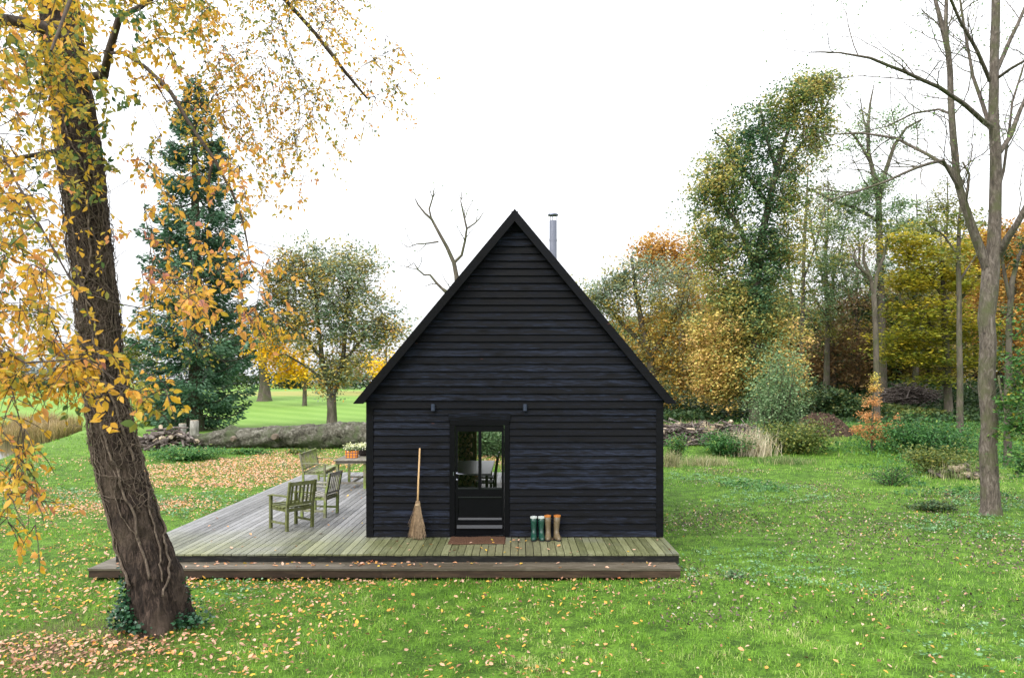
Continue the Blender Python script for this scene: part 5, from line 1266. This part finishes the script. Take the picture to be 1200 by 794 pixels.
def woodland():
    rng = np.random.default_rng(120); P = []; TT = []; ch = []
    for q in range(230):
        Z = rng.uniform(62, 112); px = rng.uniform(690, 1330); x = (px - 608) * Z / F; g = gz(x, Z)
        top = np.interp(px, [690, 800, 900, 960, 1040, 1100, 1200, 1330], [372, 352, 322, 352, 338, 300, 262, 250]) + rng.uniform(-5, 50)
        H = 3.02 - (top - 448) * Z / F - g; rr = rng.uniform(2.0, 3.6); tr = rng.uniform(.12, .32); lean = rng.normal(0, .02, 2)
        ch.append(([np.array([x, Z, g - .3]), np.array([x + lean[0]*H*.5, Z, g + H * .5]), np.array([x + lean[0]*H, Z + lean[1]*H, g + H * .92])], [tr, tr * .7, .05]))
        kind = rng.choice([.12, .34, .5, .66, .84], p=[.30, .2, .15, .2, .15]); m = 46
        low = .06 if rng.uniform() < .45 else .28
        c = np.stack([x + rng.normal(0, rr * .55, m), Z + rng.normal(0, rr * .55, m), g + H * rng.uniform(low, .98, m)], 1); k = 32
        pp = np.repeat(c, k, 0) + rng.normal(size=(m * k, 3)) * [.75, .75, .4]; P.append(pp); TT.append(np.clip(kind + np.repeat(rng.normal(0, .06, m), k) + rng.normal(0, .05, m * k), 0, 1))
    P = np.concatenate(P); TT = np.concatenate(TT); ok = P[:, 2] > T(P[:, 0], P[:, 1]) + .2; P, TT = P[ok], TT[ok]
    m = leaf_mat('woodland_leaves', [(.02,.05,.02), (.07,.12,.035), (.19,.21,.05), (.36,.29,.05), (.26,.16,.06), (.14,.09,.05)], [0, .22, .42, .6, .8, 1], transl=.3)
    V, Fq = leaf_quads(P, .42 * rng.uniform(.6, 1.3, len(P)), rng); o = tag(mesh_np('woodland', V, Fq, m, tint=np.repeat(TT, 4)), 'deep autumn wood of mixed trees filling the right background', kind='stuff')
    V, Fc = tubes_np(ch, 6); mesh_np('woodland_trunks', V, Fc, M['bark_deep'], o, smooth=True)['kind'] = 'stuff'
    # dark understorey of saplings and holly
    n = 70000; px = rng.uniform(760, 1330, n); Z = rng.uniform(43, 66, n); x = (px - 608) * Z / F; hgt = (.25 + .75 * sst(43, 56, Z)) * (.3 + .8 * (1 + noise2(x, Z, .5, 4)))
    P = np.stack([x, Z, T(x, Z) + rng.uniform(0, 1, n) ** 1.3 * hgt], 1); V, Fq = leaf_quads(P, .26 * rng.uniform(.6, 1.3, n), rng)
    tag(mesh_np('undergrowth', V, Fq, m, tint=np.repeat(np.clip(np.abs(rng.normal(.0, .12, n)) + (noise2(x, Z, .3, 8) > .5) * .2, 0, 1), 4)), 'low dark undergrowth on the wood floor', kind='stuff')
woodland()

# ================================================================== fallen trunk, piles, reeds
def log():
    rng = np.random.default_rng(130); Z = 34.; n = 130; K = 40; xs = np.linspace(-15.9, -4.6, n)
    R = np.interp(xs, [-15.9, -15.2, -13.5, -12, -9, -6.9, -4.6], [.20, .30, .42, .50, .57, .62, .66]); V = []
    for i, x in enumerate(xs):
        th = np.arange(K) * 2 * np.pi / K
        r = R[i] * (1 + .05 * np.sin(2 * th + x) + .04 * np.sin(x * 2.3 + th) + .03 * np.sin(x * 5 - 3 * th)) + .025 * np.sin(th * 7 + x * 3) + .014 * rng.normal(size=K)
        for bx, bt, bh, bs in ((-13.3, 1.3, .20, .22), (-12.3, -1.2 + 6.28, .22, .25), (-10.8, 5.4, .20, .22), (-9.6, 1.6, .09, .3), (-14.6, 4.9, .15, .2), (-7.6, 5.0, .10, .35), (-8.3, 1.2, .10, .2), (-11.6, 4.7, .12, .3)):
            dt = (th - bt + np.pi) % (2 * np.pi) - np.pi; r = r + bh * np.exp(-((x - bx) / bs) ** 2 - (dt * R[i] / .22) ** 2)
        cz = gz(x, Z) + R[i] * .93; cy = Z + .25 * math.sin(x * .35)
        V.append(np.stack([np.full(K, x), cy + r * np.cos(th), cz + r * np.sin(th)], 1))
    V = np.concatenate(V); i = np.arange(n - 1)[:, None] * K; j = np.arange(K)[None]; Fq = np.stack([i + j, i + (j + 1) % K, i + K + (j + 1) % K, i + K + j], -1).reshape(-1, 4)
    V = np.concatenate([V, [V[:K].mean(0), V[-K:].mean(0)]]); c0 = n * K
    tri = np.array([[c0, (q + 1) % K, q] for q in range(K)] + [[c0 + 1, (n-1)*K + q, (n-1)*K + (q+1) % K] for q in range(K)])
    off = np.array([-10, Z, 0]); root = tag(empty('fallen_trunk', off), 'huge mossy grey tree trunk lying on the grass behind the deck', 'log')
    mesh_np('bark', V - off, [Fq, tri], M['fallen_log'], root, smooth=True)
    b = MB()
    for (x, th, r, L) in ((-11.0, .1, .13, .14), (-12.9, -.1, .10, .16), (-7.9, .9, .17, .03)):
        d = np.array([0, -math.cos(th), math.sin(th)]); c = np.array([x, Z, gz(x, Z) + .5]); Rr = float(np.interp(x, xs, R)); b.tube([c + d * Rr * .8 - off, c + d * (Rr + L) - off], [r * 1.3, r], 12)
    b.build('branch_stub', basic('cut_branch_wood', (.13,.10,.075), .8, .2, var=.5, scale=6), root, bevel=.01)
log()
M['cut'] = basic('cut_pale_wood', (.34,.27,.19), .8, .2, var=.5, scale=5, col2=(.5,.42,.3)); M['old_wood'] = bark_mat('old_wood', [(.03,.022,.018), (.10,.08,.07), (.24,.21,.19)], .6, 4, .6)
def stick_pile(name, label, cat, cx_, cy_, wx, wy, h, n, L, r, mat, seed, chunk=.2, sides=5):
    rng = np.random.default_rng(seed); g = gz(cx_, cy_); root = tag(empty(name, (cx_, cy_, g)), label, cat); b = MB(); b2 = MB()
    for i in range(n):
        u = rng.normal(size=2) * .42; px, py = u[0] * wx, u[1] * wy; top = h * max(.05, 1 - (u[0]**2 + u[1]**2) * .9); z = rng.uniform(.02, 1) * top + T(px + cx_, py + cy_) - g
        a = rng.uniform(0, 6.28); e = rng.normal(0, .22); l = L * rng.uniform(.3, 1); d = np.array([math.cos(a) * math.cos(e), math.sin(a) * math.cos(e), math.sin(e)]) * l / 2; c = np.array([px, py, float(z)])
        rr = r * rng.uniform(.4, 1.4); cut = rng.uniform() < chunk; bb = MB() if cut else b
        if cut: d *= .45; rr *= 2.0
        bb.tube([c - d, c + rng.normal(size=3) * .06 * l, c + d], [rr, rr * .9, rr * .6], sides, float(rng.uniform(0, 1)))
        if cut: bb.build('cut_log', M['cut'] if rng.uniform() < .6 else mat, root)
    b.build('sticks', mat, root)
    return root
stick_pile('log_pile', 'jumbled pile of broken branches and cut logs at the left end of the fallen trunk', 'wood pile', -16.0, 33.6, 1.7, .8, .95, 150, 1.3, .055, M['old_wood'], 141, .22, 7)
stick_pile('brushwood_heap', 'heap of grey branches under the gold trees, close to the right cabin corner', 'brushwood', 7.6, 34.5, 2.0, 1.2, 1.0, 360, 1.7, .035, M['old_wood'], 142, .12)
stick_pile('branch_windrow', 'long low row of old branches stretching right from the grey heap', 'brushwood', 10.2, 37.5, 3.0, .9, .65, 260, 1.6, .035, M['old_wood'], 143, .2)
stick_pile('brush_pile', 'rounded brush pile at the wood edge right of the young orange tree', 'brushwood', 27.4, 52, 2.7, 1.6, 1.5, 620, 2.6, .034, M['old_wood'], 144, .0)
stick_pile('small_log_heap', 'small heap of old logs among weeds, left of the grey forked trunk', 'wood pile', 14.2, 23.5, .9, .45, .4, 46, .9, .05, M['old_wood'], 145, .3, 7)
# sawn stumps
def stump(label, px, Z, h, r, seed):
    rng = np.random.default_rng(seed); x = (px - 608) * Z / F; g = gz(x, Z); root = tag(empty('tree_stump', (x, Z, g)), label, 'stump'); k = 18; f = [1 + .08 * rng.normal() for _ in range(k)]
    ring = lambda q, z: [(r*q*f[j]*math.cos(2*math.pi*j/k), r*q*f[j]*math.sin(2*math.pi*j/k), z) for j in range(k)]
    b = MB(); b.rings([ring(1.5, -.1), ring(1.15, .12), ring(1, h * .6), ring(.97, h)]); b.build('bark', M['bark_grey'], root, smooth=True)
    b = MB(); b.rings([ring(.93, h - .02), ring(.93, h + .012)]); b.build('cut_face', M['cut'], root)
stump('pale sawn stump standing behind the left part of the fallen trunk', 228, 37, 1.15, .19, 3)
stump('short pale stump close behind the left end of the fallen trunk', 214, 36, 1.05, .16, 4)
# brown mound
def mound():
    rng = np.random.default_rng(150); x0, y0 = (962 - 608) * 38.5 / F, 38.5; n = 40; g = np.linspace(-1, 1, n); X, Y = np.meshgrid(g, g); R2 = X**2 + Y**2
    Zm = 1.05 * np.clip(1 - R2, 0, 1) ** 1.2 + .07 * rng.normal(size=X.shape) * (R2 < 1); Zm = np.where(R2 >= 1, -.15, Zm)
    xx = x0 + X * 1.75; yy = y0 + Y * 1.3; V = np.stack([xx, yy, T(xx, yy) + Zm], -1).reshape(-1, 3); i = np.arange(n - 1)[:, None] * n + np.arange(n - 1)[None]; Fq = np.stack([i, i + 1, i + n + 1, i + n], -1).reshape(-1, 4)
    root = tag(empty('leaf_mound', (x0, y0, gz(x0, y0))), 'reddish brown mound of leaves and earth left of the young orange tree', 'mound'); off = np.array([x0, y0, gz(x0, y0)])
    mesh_np('heap', V - off, Fq, basic('brown_leaf_mould', (.075,.05,.035), .9, .1, var=.6, scale=5, bmp=1, bscale=12, col2=(.16,.11,.08)), root)
    m = 1800; u = rng.uniform(-1, 1, (m, 2)); u = u[(u**2).sum(1) < .95]; hh = 1.05 * np.clip(1 - (u**2).sum(1), 0, 1) ** 1.2; P = np.stack([u[:, 0]*1.75, u[:, 1]*1.3, hh + .03 + T(x0 + u[:, 0]*1.75, y0 + u[:, 1]*1.3) - off[2]], 1)
    V, Fq = leaf_quads(P, rng.uniform(.06, .13, len(P)), rng, 1.2); mesh_np('leaves', V, Fq, leaf_mat('mould_leaves', [(.05,.03,.02), (.11,.065,.045), (.30,.19,.13)], transl=.1), root, tint=np.repeat(rng.uniform(0, 1, len(P)) ** 1.5, 4))
mound()
def blades(X, Y, h, w, rng, lean=.35, z=None, bend=True):
    n = len(X); a = rng.uniform(0, 2*np.pi, n); la = rng.uniform(0, 2*np.pi, n); l = np.abs(rng.normal(0, lean, n)) * h
    z0 = T(X, Y) - .01 if z is None else z; d = np.stack([np.cos(a), np.sin(a)], 1) * (w / 2)[:, None]; ld = np.stack([np.cos(la), np.sin(la)], 1)
    b0 = np.stack([X - d[:, 0], Y - d[:, 1], z0], 1); b1 = np.stack([X + d[:, 0], Y + d[:, 1], z0], 1)
    mid = np.stack([X + ld[:, 0]*l*.3, Y + ld[:, 1]*l*.3, z0 + h * .6], 1); D3 = np.concatenate([d, np.zeros((n, 1))], 1)
    tip = np.stack([X + ld[:, 0]*l, Y + ld[:, 1]*l, z0 + h * np.clip(1 - l / h * .3, .4, 1)], 1)
    if not bend: return np.stack([b0, b1, tip], 1).reshape(-1, 3), [np.arange(3 * n).reshape(n, 3)]
    V = np.stack([b0, b1, mid + D3 * .8, mid - D3 * .8, tip], 1).reshape(-1, 3); i = np.arange(n)[:, None] * 5
    return V, [i + [[0, 1, 2, 3]], i + [[3, 2, 4]]]
pal['dry'] = leaf_mat('dry_grass', [(.16,.12,.06), (.32,.25,.14), (.50,.42,.28), (.62,.56,.44)], transl=.3, rough=.8)
pal['mixed'] = leaf_mat('half_dry_grass', [(.06,.14,.03), (.16,.22,.07), (.34,.30,.16), (.48,.42,.29)], transl=.3, rough=.8)
pal['reed'] = leaf_mat('reeds', [(.10,.11,.03), (.26,.20,.07), (.42,.31,.15), (.52,.42,.30)], transl=.3, rough=.8)
def grass_tuft(name, label, cat, px, Z, hh, ww, n, mat, seed, lean=.45, w=.02, tl=.5):
    rng = np.random.default_rng(seed); s = Z / F; x0 = (px - 608) * s; g = gz(x0, Z); X = x0 + rng.normal(0, ww * s * .2, n); Y = Z + rng.normal(0, ww * s * .14, n)
    h = hh * s * rng.uniform(.35, 1, n); V, Fq = blades(X, Y, h, np.full(n, w) * rng.uniform(.5, 1.4, n), rng, lean)
    off = np.array([x0, Z, g]); o = mesh_np(name, V - off, Fq, mat, tint=np.repeat(np.clip(rng.normal(tl, .22, n), 0, 1), 5)); o.location = off; return tag(o, label, cat)
grass_tuft('dry_grass_tuft', 'tall pale dry grass tuft in front of the low olive shrub', 'grass tuft', 880, 30.5, 40, 62, 620, pal['dry'], 161, .65, .02, .75)
grass_tuft('dead_grass_patch', 'low beige dead grass below the grey heap by the right cabin corner', 'grass tuft', 826, 27.5, 15, 84, 900, pal['mixed'], 162, 1.1, .014, .55)
grass_tuft('long_grass_bank', 'low hummock of greenish brown long grass under the tall pale tuft', 'grass tuft', 920, 28.0, 11, 84, 900, pal['mixed'], 163, .8, .016, .25)
grass_tuft('corner_dry_grass', 'dry grass stalks against the right rear corner of the cabin', 'grass tuft', 786, 26.5, 26, 24, 320, pal['mixed'], 164, .6, .013, .6)
grass_tuft('heap_top_grass', 'pinkish dry grass growing over the top of the grey branch heap', 'grass tuft', 812, 36, 26, 60, 600, pal['dry'], 165, .5, .03, .6)
grass_tuft('bramble_grass', 'brown dead stalks standing in the bramble left of the grey forked trunk', 'grass tuft', 1125, 23.5, 28, 84, 420, pal['mixed'], 166, .8, .014, .4)
def rough():
    rng = np.random.default_rng(171); n = 60000; Y = rng.uniform(19.5, 44, n); X = rng.uniform(5.5, 34, n)
    nz = noise2(X, Y, .55, 41) + .5 * noise2(X, Y, 1.6, 42)
    lim = .62 - .85 * sst(19, 30, Y) * sst(9.5, 13, X) + .5 * np.exp(-((X - (9.5 + (Y - 20) * .33)) / 1.8) ** 2)
    k = (nz > lim) | ((Y > 38) & (nz > -.6)); X, Y, nz, lim = X[k], Y[k], nz[k], lim[k]; n = len(X)
    z = T(X, Y) + rng.uniform(.02, 1, n) * np.clip(.10 + .28 * (nz - lim), .05, .5)
    V, Fq = leaf_quads(np.stack([X, Y, z], 1), rng.uniform(.07, .16, n), rng, .5)
    tag(mesh_np('rough_herbs', V, Fq, L_green, tint=np.repeat(np.clip(rng.normal(.33, .18, n) + .12 * noise2(X, Y, .8, 43), 0, 1), 4)), 'rough low green herbs between the lawn and the wood', kind='stuff')
rough()
def reeds():
    rng = np.random.default_rng(170); n = 9000; t = rng.uniform(0, 1, n); Z = 43.5 + 9 * t + rng.normal(0, .8, n); X = shore(Z) + .1 - rng.uniform(0, 1, n) ** .8 * 3.6
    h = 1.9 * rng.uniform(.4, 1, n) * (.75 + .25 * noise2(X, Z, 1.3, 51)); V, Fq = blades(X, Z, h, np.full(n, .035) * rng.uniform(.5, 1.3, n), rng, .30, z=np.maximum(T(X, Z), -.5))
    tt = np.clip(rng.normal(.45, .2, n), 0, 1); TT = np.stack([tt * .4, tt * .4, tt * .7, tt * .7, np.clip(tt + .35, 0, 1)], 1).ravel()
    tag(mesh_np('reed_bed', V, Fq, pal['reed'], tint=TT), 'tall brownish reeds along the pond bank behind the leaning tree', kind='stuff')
reeds()

# ================================================================== lawn blades and fallen leaves
def free(X, Y):
    deckm = (X > SX0 + .02) & (X < XR - .02) & (Y > SY0 + .03) & (Y < YB)
    return ~deckm
def lawn():
    rng = np.random.default_rng(180); Vs = []; Q = []; Tr = []; TT = []; b = 0
    bands = [(6.6, 9, 2100, .055, .0052), (9, 12, 1500, .055, .0062), (12, 16, 800, .055, .0085), (16, 22, 360, .06, .012), (22, 30, 150, .075, .018), (30, 44, 55, .09, .03)]
    for y0, y1, dens, h, w in [(a_, b_, c_ * (.75 if a_ < 16 else .85), d_, e_ * (1.4 if a_ < 16 else 1.3)) for a_, b_, c_, d_, e_ in bands]:
        A = (y1**2 - y0**2) * .5 * 1.56; n = int(A * dens); Y = np.sqrt(rng.uniform(y0**2, y1**2, n)); X = (rng.uniform(-110, 1330, n) - 608) / F * Y
        ok = free(X, Y) & (pond_depth(X, Y) < .3); X, Y = X[ok], Y[ok]
        cl = noise2(X, Y, 5.5, 12) * .5 + noise2(X, Y, 13, 13) * .5; ok = rng.uniform(size=len(X)) < .6 + .8 * cl; X, Y, cl = X[ok], Y[ok], cl[ok]; n = len(X)
        long = np.clip(noise2(X, Y, .8, 14), 0, 1); hh = h * rng.uniform(.35, 1.3, n) * (.85 + .7 * long + .7 * np.clip(cl, 0, 1))
        rough = sst(19, 24, Y) * sst(10, 13, X); hh = hh * (1 + 1.2 * rough)
        V, Fq = blades(X, Y, hh, w * rng.uniform(.6, 1.3, n), rng, .75, bend=(y1 <= 12))
        k = 5 if y1 <= 12 else 3
        t = np.clip(.46 + .14 * noise2(X, Y, .5, 15) + .22 * noise2(X, Y, 2.2, 16) + .24 * cl - .14 * long + rng.normal(0, .17, n) + (rng.uniform(size=n) < .035) * .5, 0, 1)
        Vs.append(V); TT.append(np.repeat(t, k))
        if k == 5: Q.append(Fq[0] + b); Tr.append(Fq[1] + b)
        else: Tr.append(Fq[0] + b)
        b += len(V)
    # longer tufts standing out of the mown grass
    for y0, y1, nt_, kb, w in ((6.8, 12, 1500, 34, .006), (12, 20, 1500, 22, .010), (20, 34, 1600, 16, .018)):
        cy = np.sqrt(rng.uniform(y0**2, y1**2, nt_)); cx_ = (rng.uniform(-110, 1330, nt_) - 608) / F * cy
        kp = (noise2(cx_, cy, .9, 31) > -.35) & free(cx_, cy) & (pond_depth(cx_, cy) < .2); cx_, cy = cx_[kp], cy[kp]; m_ = len(cx_)
        rad = rng.uniform(.04, .17, m_) * (1 + .03 * cy); ci = np.repeat(np.arange(m_), kb); n = len(ci)
        X = cx_[ci] + rng.normal(size=n) * rad[ci] * 1.3; Y = cy[ci] + rng.normal(size=n) * rad[ci] * .8
        ok = free(X, Y); X, Y, ci = X[ok], Y[ok], ci[ok]; n = len(X)
        h = rng.uniform(.07, .13, m_)[ci] * rng.uniform(.5, 1.2, n)
        V, Fq = blades(X, Y, h, w * rng.uniform(.6, 1.3, n), rng, .6, bend=False)
        t = np.clip(rng.normal(.42, .24, m_)[ci] + rng.normal(0, .10, n), 0, 1)
        Vs.append(V); TT.append(np.repeat(t, 3)); Tr.append(Fq[0] + b); b += len(V)
    m = leaf_mat('lawn_grass_blades', [(.025,.065,.01), (.075,.17,.02), (.155,.31,.035), (.21,.40,.045), (.30,.46,.08), (.52,.50,.24)], [0, .25, .45, .62, .82, 1], transl=.35, rough=.45)
    tag(mesh_np('lawn_grass', np.concatenate(Vs), [np.concatenate(Q), np.concatenate(Tr)], m, tint=np.concatenate(TT)), 'short bright green lawn grass round the cabin and deck', kind='stuff')
lawn()
def litter():
    rng = np.random.default_rng(190); P = []
    def patch(px0, px1, y0, y1, n, keep=None):
        Y = np.sqrt(rng.uniform(y0**2, y1**2, n)); X = (rng.uniform(px0, px1, n) - 608) / F * Y
        if keep is not None:
            k = rng.uniform(size=n) < keep(X, Y); X, Y = X[k], Y[k]
        P.append(np.stack([X, Y], 1))
    wob = lambda X, Y: np.clip(.55 + .75 * noise2(X, Y, 1.3, 22), 0.03, 1)
    patch(-60, 1260, 6.8, 11.4, 9800, lambda X, Y: wob(X, Y) * np.clip(.85 - (X / Y * 870 + 608 - 420) / 520, .14, .85))
    patch(-60, 300, 11, 22, 7500, wob); patch(-60, 430, 20, 30, 3600, wob)
    patch(-40, 260, 7.2, 8.9, 1900, lambda X, Y: np.clip(1.2 - ((X + 5.3) / 1.9) ** 2 - ((Y - 8.2) / .75) ** 2, 0, 1))
    patch(185, 800, 10.75, 11.28, 900, lambda X, Y: np.clip(.95 - .25 * (X + 4), .06, 1))
    patch(130, 440, 20.5, 31, 16000, lambda X, Y: np.clip(1.5 - ((X + 9.2) / 3.6) ** 2 - ((Y - 26) / 4.2) ** 2 + .5 * noise2(X, Y, .9, 23), 0, 1))
    patch(20, 260, 16.2, 19.8, 5200, lambda X, Y: np.clip(1.2 - ((X + 9.8) / 2.7) ** 2 - ((Y - 18) / 1.0) ** 2 + .6 * noise2(X, Y, 1.4, 24), 0, 1))
    patch(300, 460, 22, 33, 5000, lambda X, Y: np.clip(.25 + .6 * noise2(X, Y, .8, 25) + .5 * np.exp(-((Y - 31) / 1.5) ** 2), 0, 1))
    patch(540, 620, 22.6, 31, 2500, lambda X, Y: np.clip(.9 * np.exp(-((Y - 28) / 2.2) ** 2), 0, 1))
    XY = np.concatenate(P); XY = XY[free(XY[:, 0], XY[:, 1])]; n = len(XY)
    L = leaf_mat('fallen_leaves', [(.10,.05,.03), (.28,.14,.08), (.55,.33,.23), (.64,.41,.29), (.68,.32,.16), (.66,.28,.06), (.68,.48,.06), (.46,.12,.06)], [0, .14, .3, .46, .6, .74, .88, 1], transl=.25, rough=.6)
    size = rng.uniform(.028, .076, n) * (1 + .25 * (XY[:, 1] > 20)); z = T(XY[:, 0], XY[:, 1]) + rng.uniform(.025, .06, n)
    V, Fq = leaf_fine(np.column_stack([XY, z]), size, rng, 1.3, .6); tt = np.where(XY[:, 1] > 16, rng.uniform(.2, .72, n), rng.uniform(0, 1, n)) * np.where((XY[:, 1] < 9) & (XY[:, 0] < -3), rng.uniform(.45, 1, n), 1)
    tag(mesh_np('fallen_leaves', V, Fq, L, tint=np.repeat(tt, 8)), 'orange, yellow and pinkish fallen leaves scattered over the lawn', kind='stuff')
    # small dull flecks on the right lawn
    P.clear(); patch(760, 1320, 9, 26, 52000, lambda X, Y: np.clip(.16 + .5 * noise2(X, Y, 1.1, 26) + .55 * np.exp(-((X - 7.5) / 3.4) ** 2 - ((Y - 15) / 3) ** 2), 0, 1))
    XY = np.concatenate(P); XY = XY[free(XY[:, 0], XY[:, 1])]; n = len(XY); z = T(XY[:, 0], XY[:, 1]) + rng.uniform(.02, .055, n)
    V, Fq = leaf_fine(np.column_stack([XY, z]), rng.uniform(.025, .065, n), rng, .5, .5)
    tag(mesh_np('leaf_flecks', V, Fq, leaf_mat('dull_leaf_flecks', [(.03,.022,.02), (.08,.055,.045), (.17,.12,.09), (.45,.39,.32), (.5,.25,.06)], transl=.2), tint=np.repeat(rng.uniform(0, 1, n) ** 1.7, 8)), 'small dull brown leaf flecks across the right lawn', kind='stuff')
    # on deck and step
    D = []
    def on(x0, x1, y0, y1, z, n): D.append(np.stack([rng.uniform(x0, x1, n), rng.uniform(y0, y1, n), z + rng.uniform(.004, .014, n)], 1))
    on(-6.3, -1.0, 11.4, 11.69, SZ, 85); on(-1.0, 2.4, 11.35, 11.69, SZ, 16); on(-2.6, -.6, 11.5, 11.69, SZ, 34)
    on(-2.6, 2.5, 11.75, 12.9, ZD, 34); on(-6.2, -2.8, 11.8, 22.2, ZD, 44); on(-4.3, -3.2, 17.2, 19.5, ZD, 18); on(-1.1, .2, 12.5, 12.9, ZD, 16)
    D = np.concatenate(D); n = len(D); V, Fq = leaf_fine(D, rng.uniform(.035, .085, n), rng, 2.2, .6)
    tag(mesh_np('deck_leaves', V, Fq, L, tint=np.repeat(rng.uniform(.1, 1, n), 8)), 'scattered dry leaves lying on the deck and its step', kind='stuff')
litter()
def clover():
    rng = np.random.default_rng(200); m = 9000; Y = np.sqrt(rng.uniform(7**2, 27**2, m)); X = (rng.uniform(-100, 1330, m) - 608) / F * Y
    k = free(X, Y) & (noise2(X, Y, .7, 61) + .35 * (X > 2.5) > .58) & (pond_depth(X, Y) < .1); X, Y = X[k], Y[k]; m = len(X); kb = 9; ci = np.repeat(np.arange(m), kb); n = len(ci)
    P = np.stack([X[ci] + rng.normal(0, .06, n), Y[ci] + rng.normal(0, .05, n)], 1); P = P[free(P[:, 0], P[:, 1])]; n = len(P)
    V, Fq = leaf_quads(np.column_stack([P, T(P[:, 0], P[:, 1]) + rng.uniform(.03, .075, n)]), rng.uniform(.02, .045, n) * (1 + .02 * P[:, 1]), rng, .9, .8)
    mt = leaf_mat('clover_leaves', [(.03,.09,.03), (.08,.19,.07), (.15,.28,.12), (.24,.35,.20)], transl=.25)
    tag(mesh_np('clover', V, Fq, mt, tint=np.repeat(np.clip(rng.normal(.5, .25, n), 0, 1), 4)), 'bluish green clover and low weeds mixed into the lawn', kind='stuff')
clover()
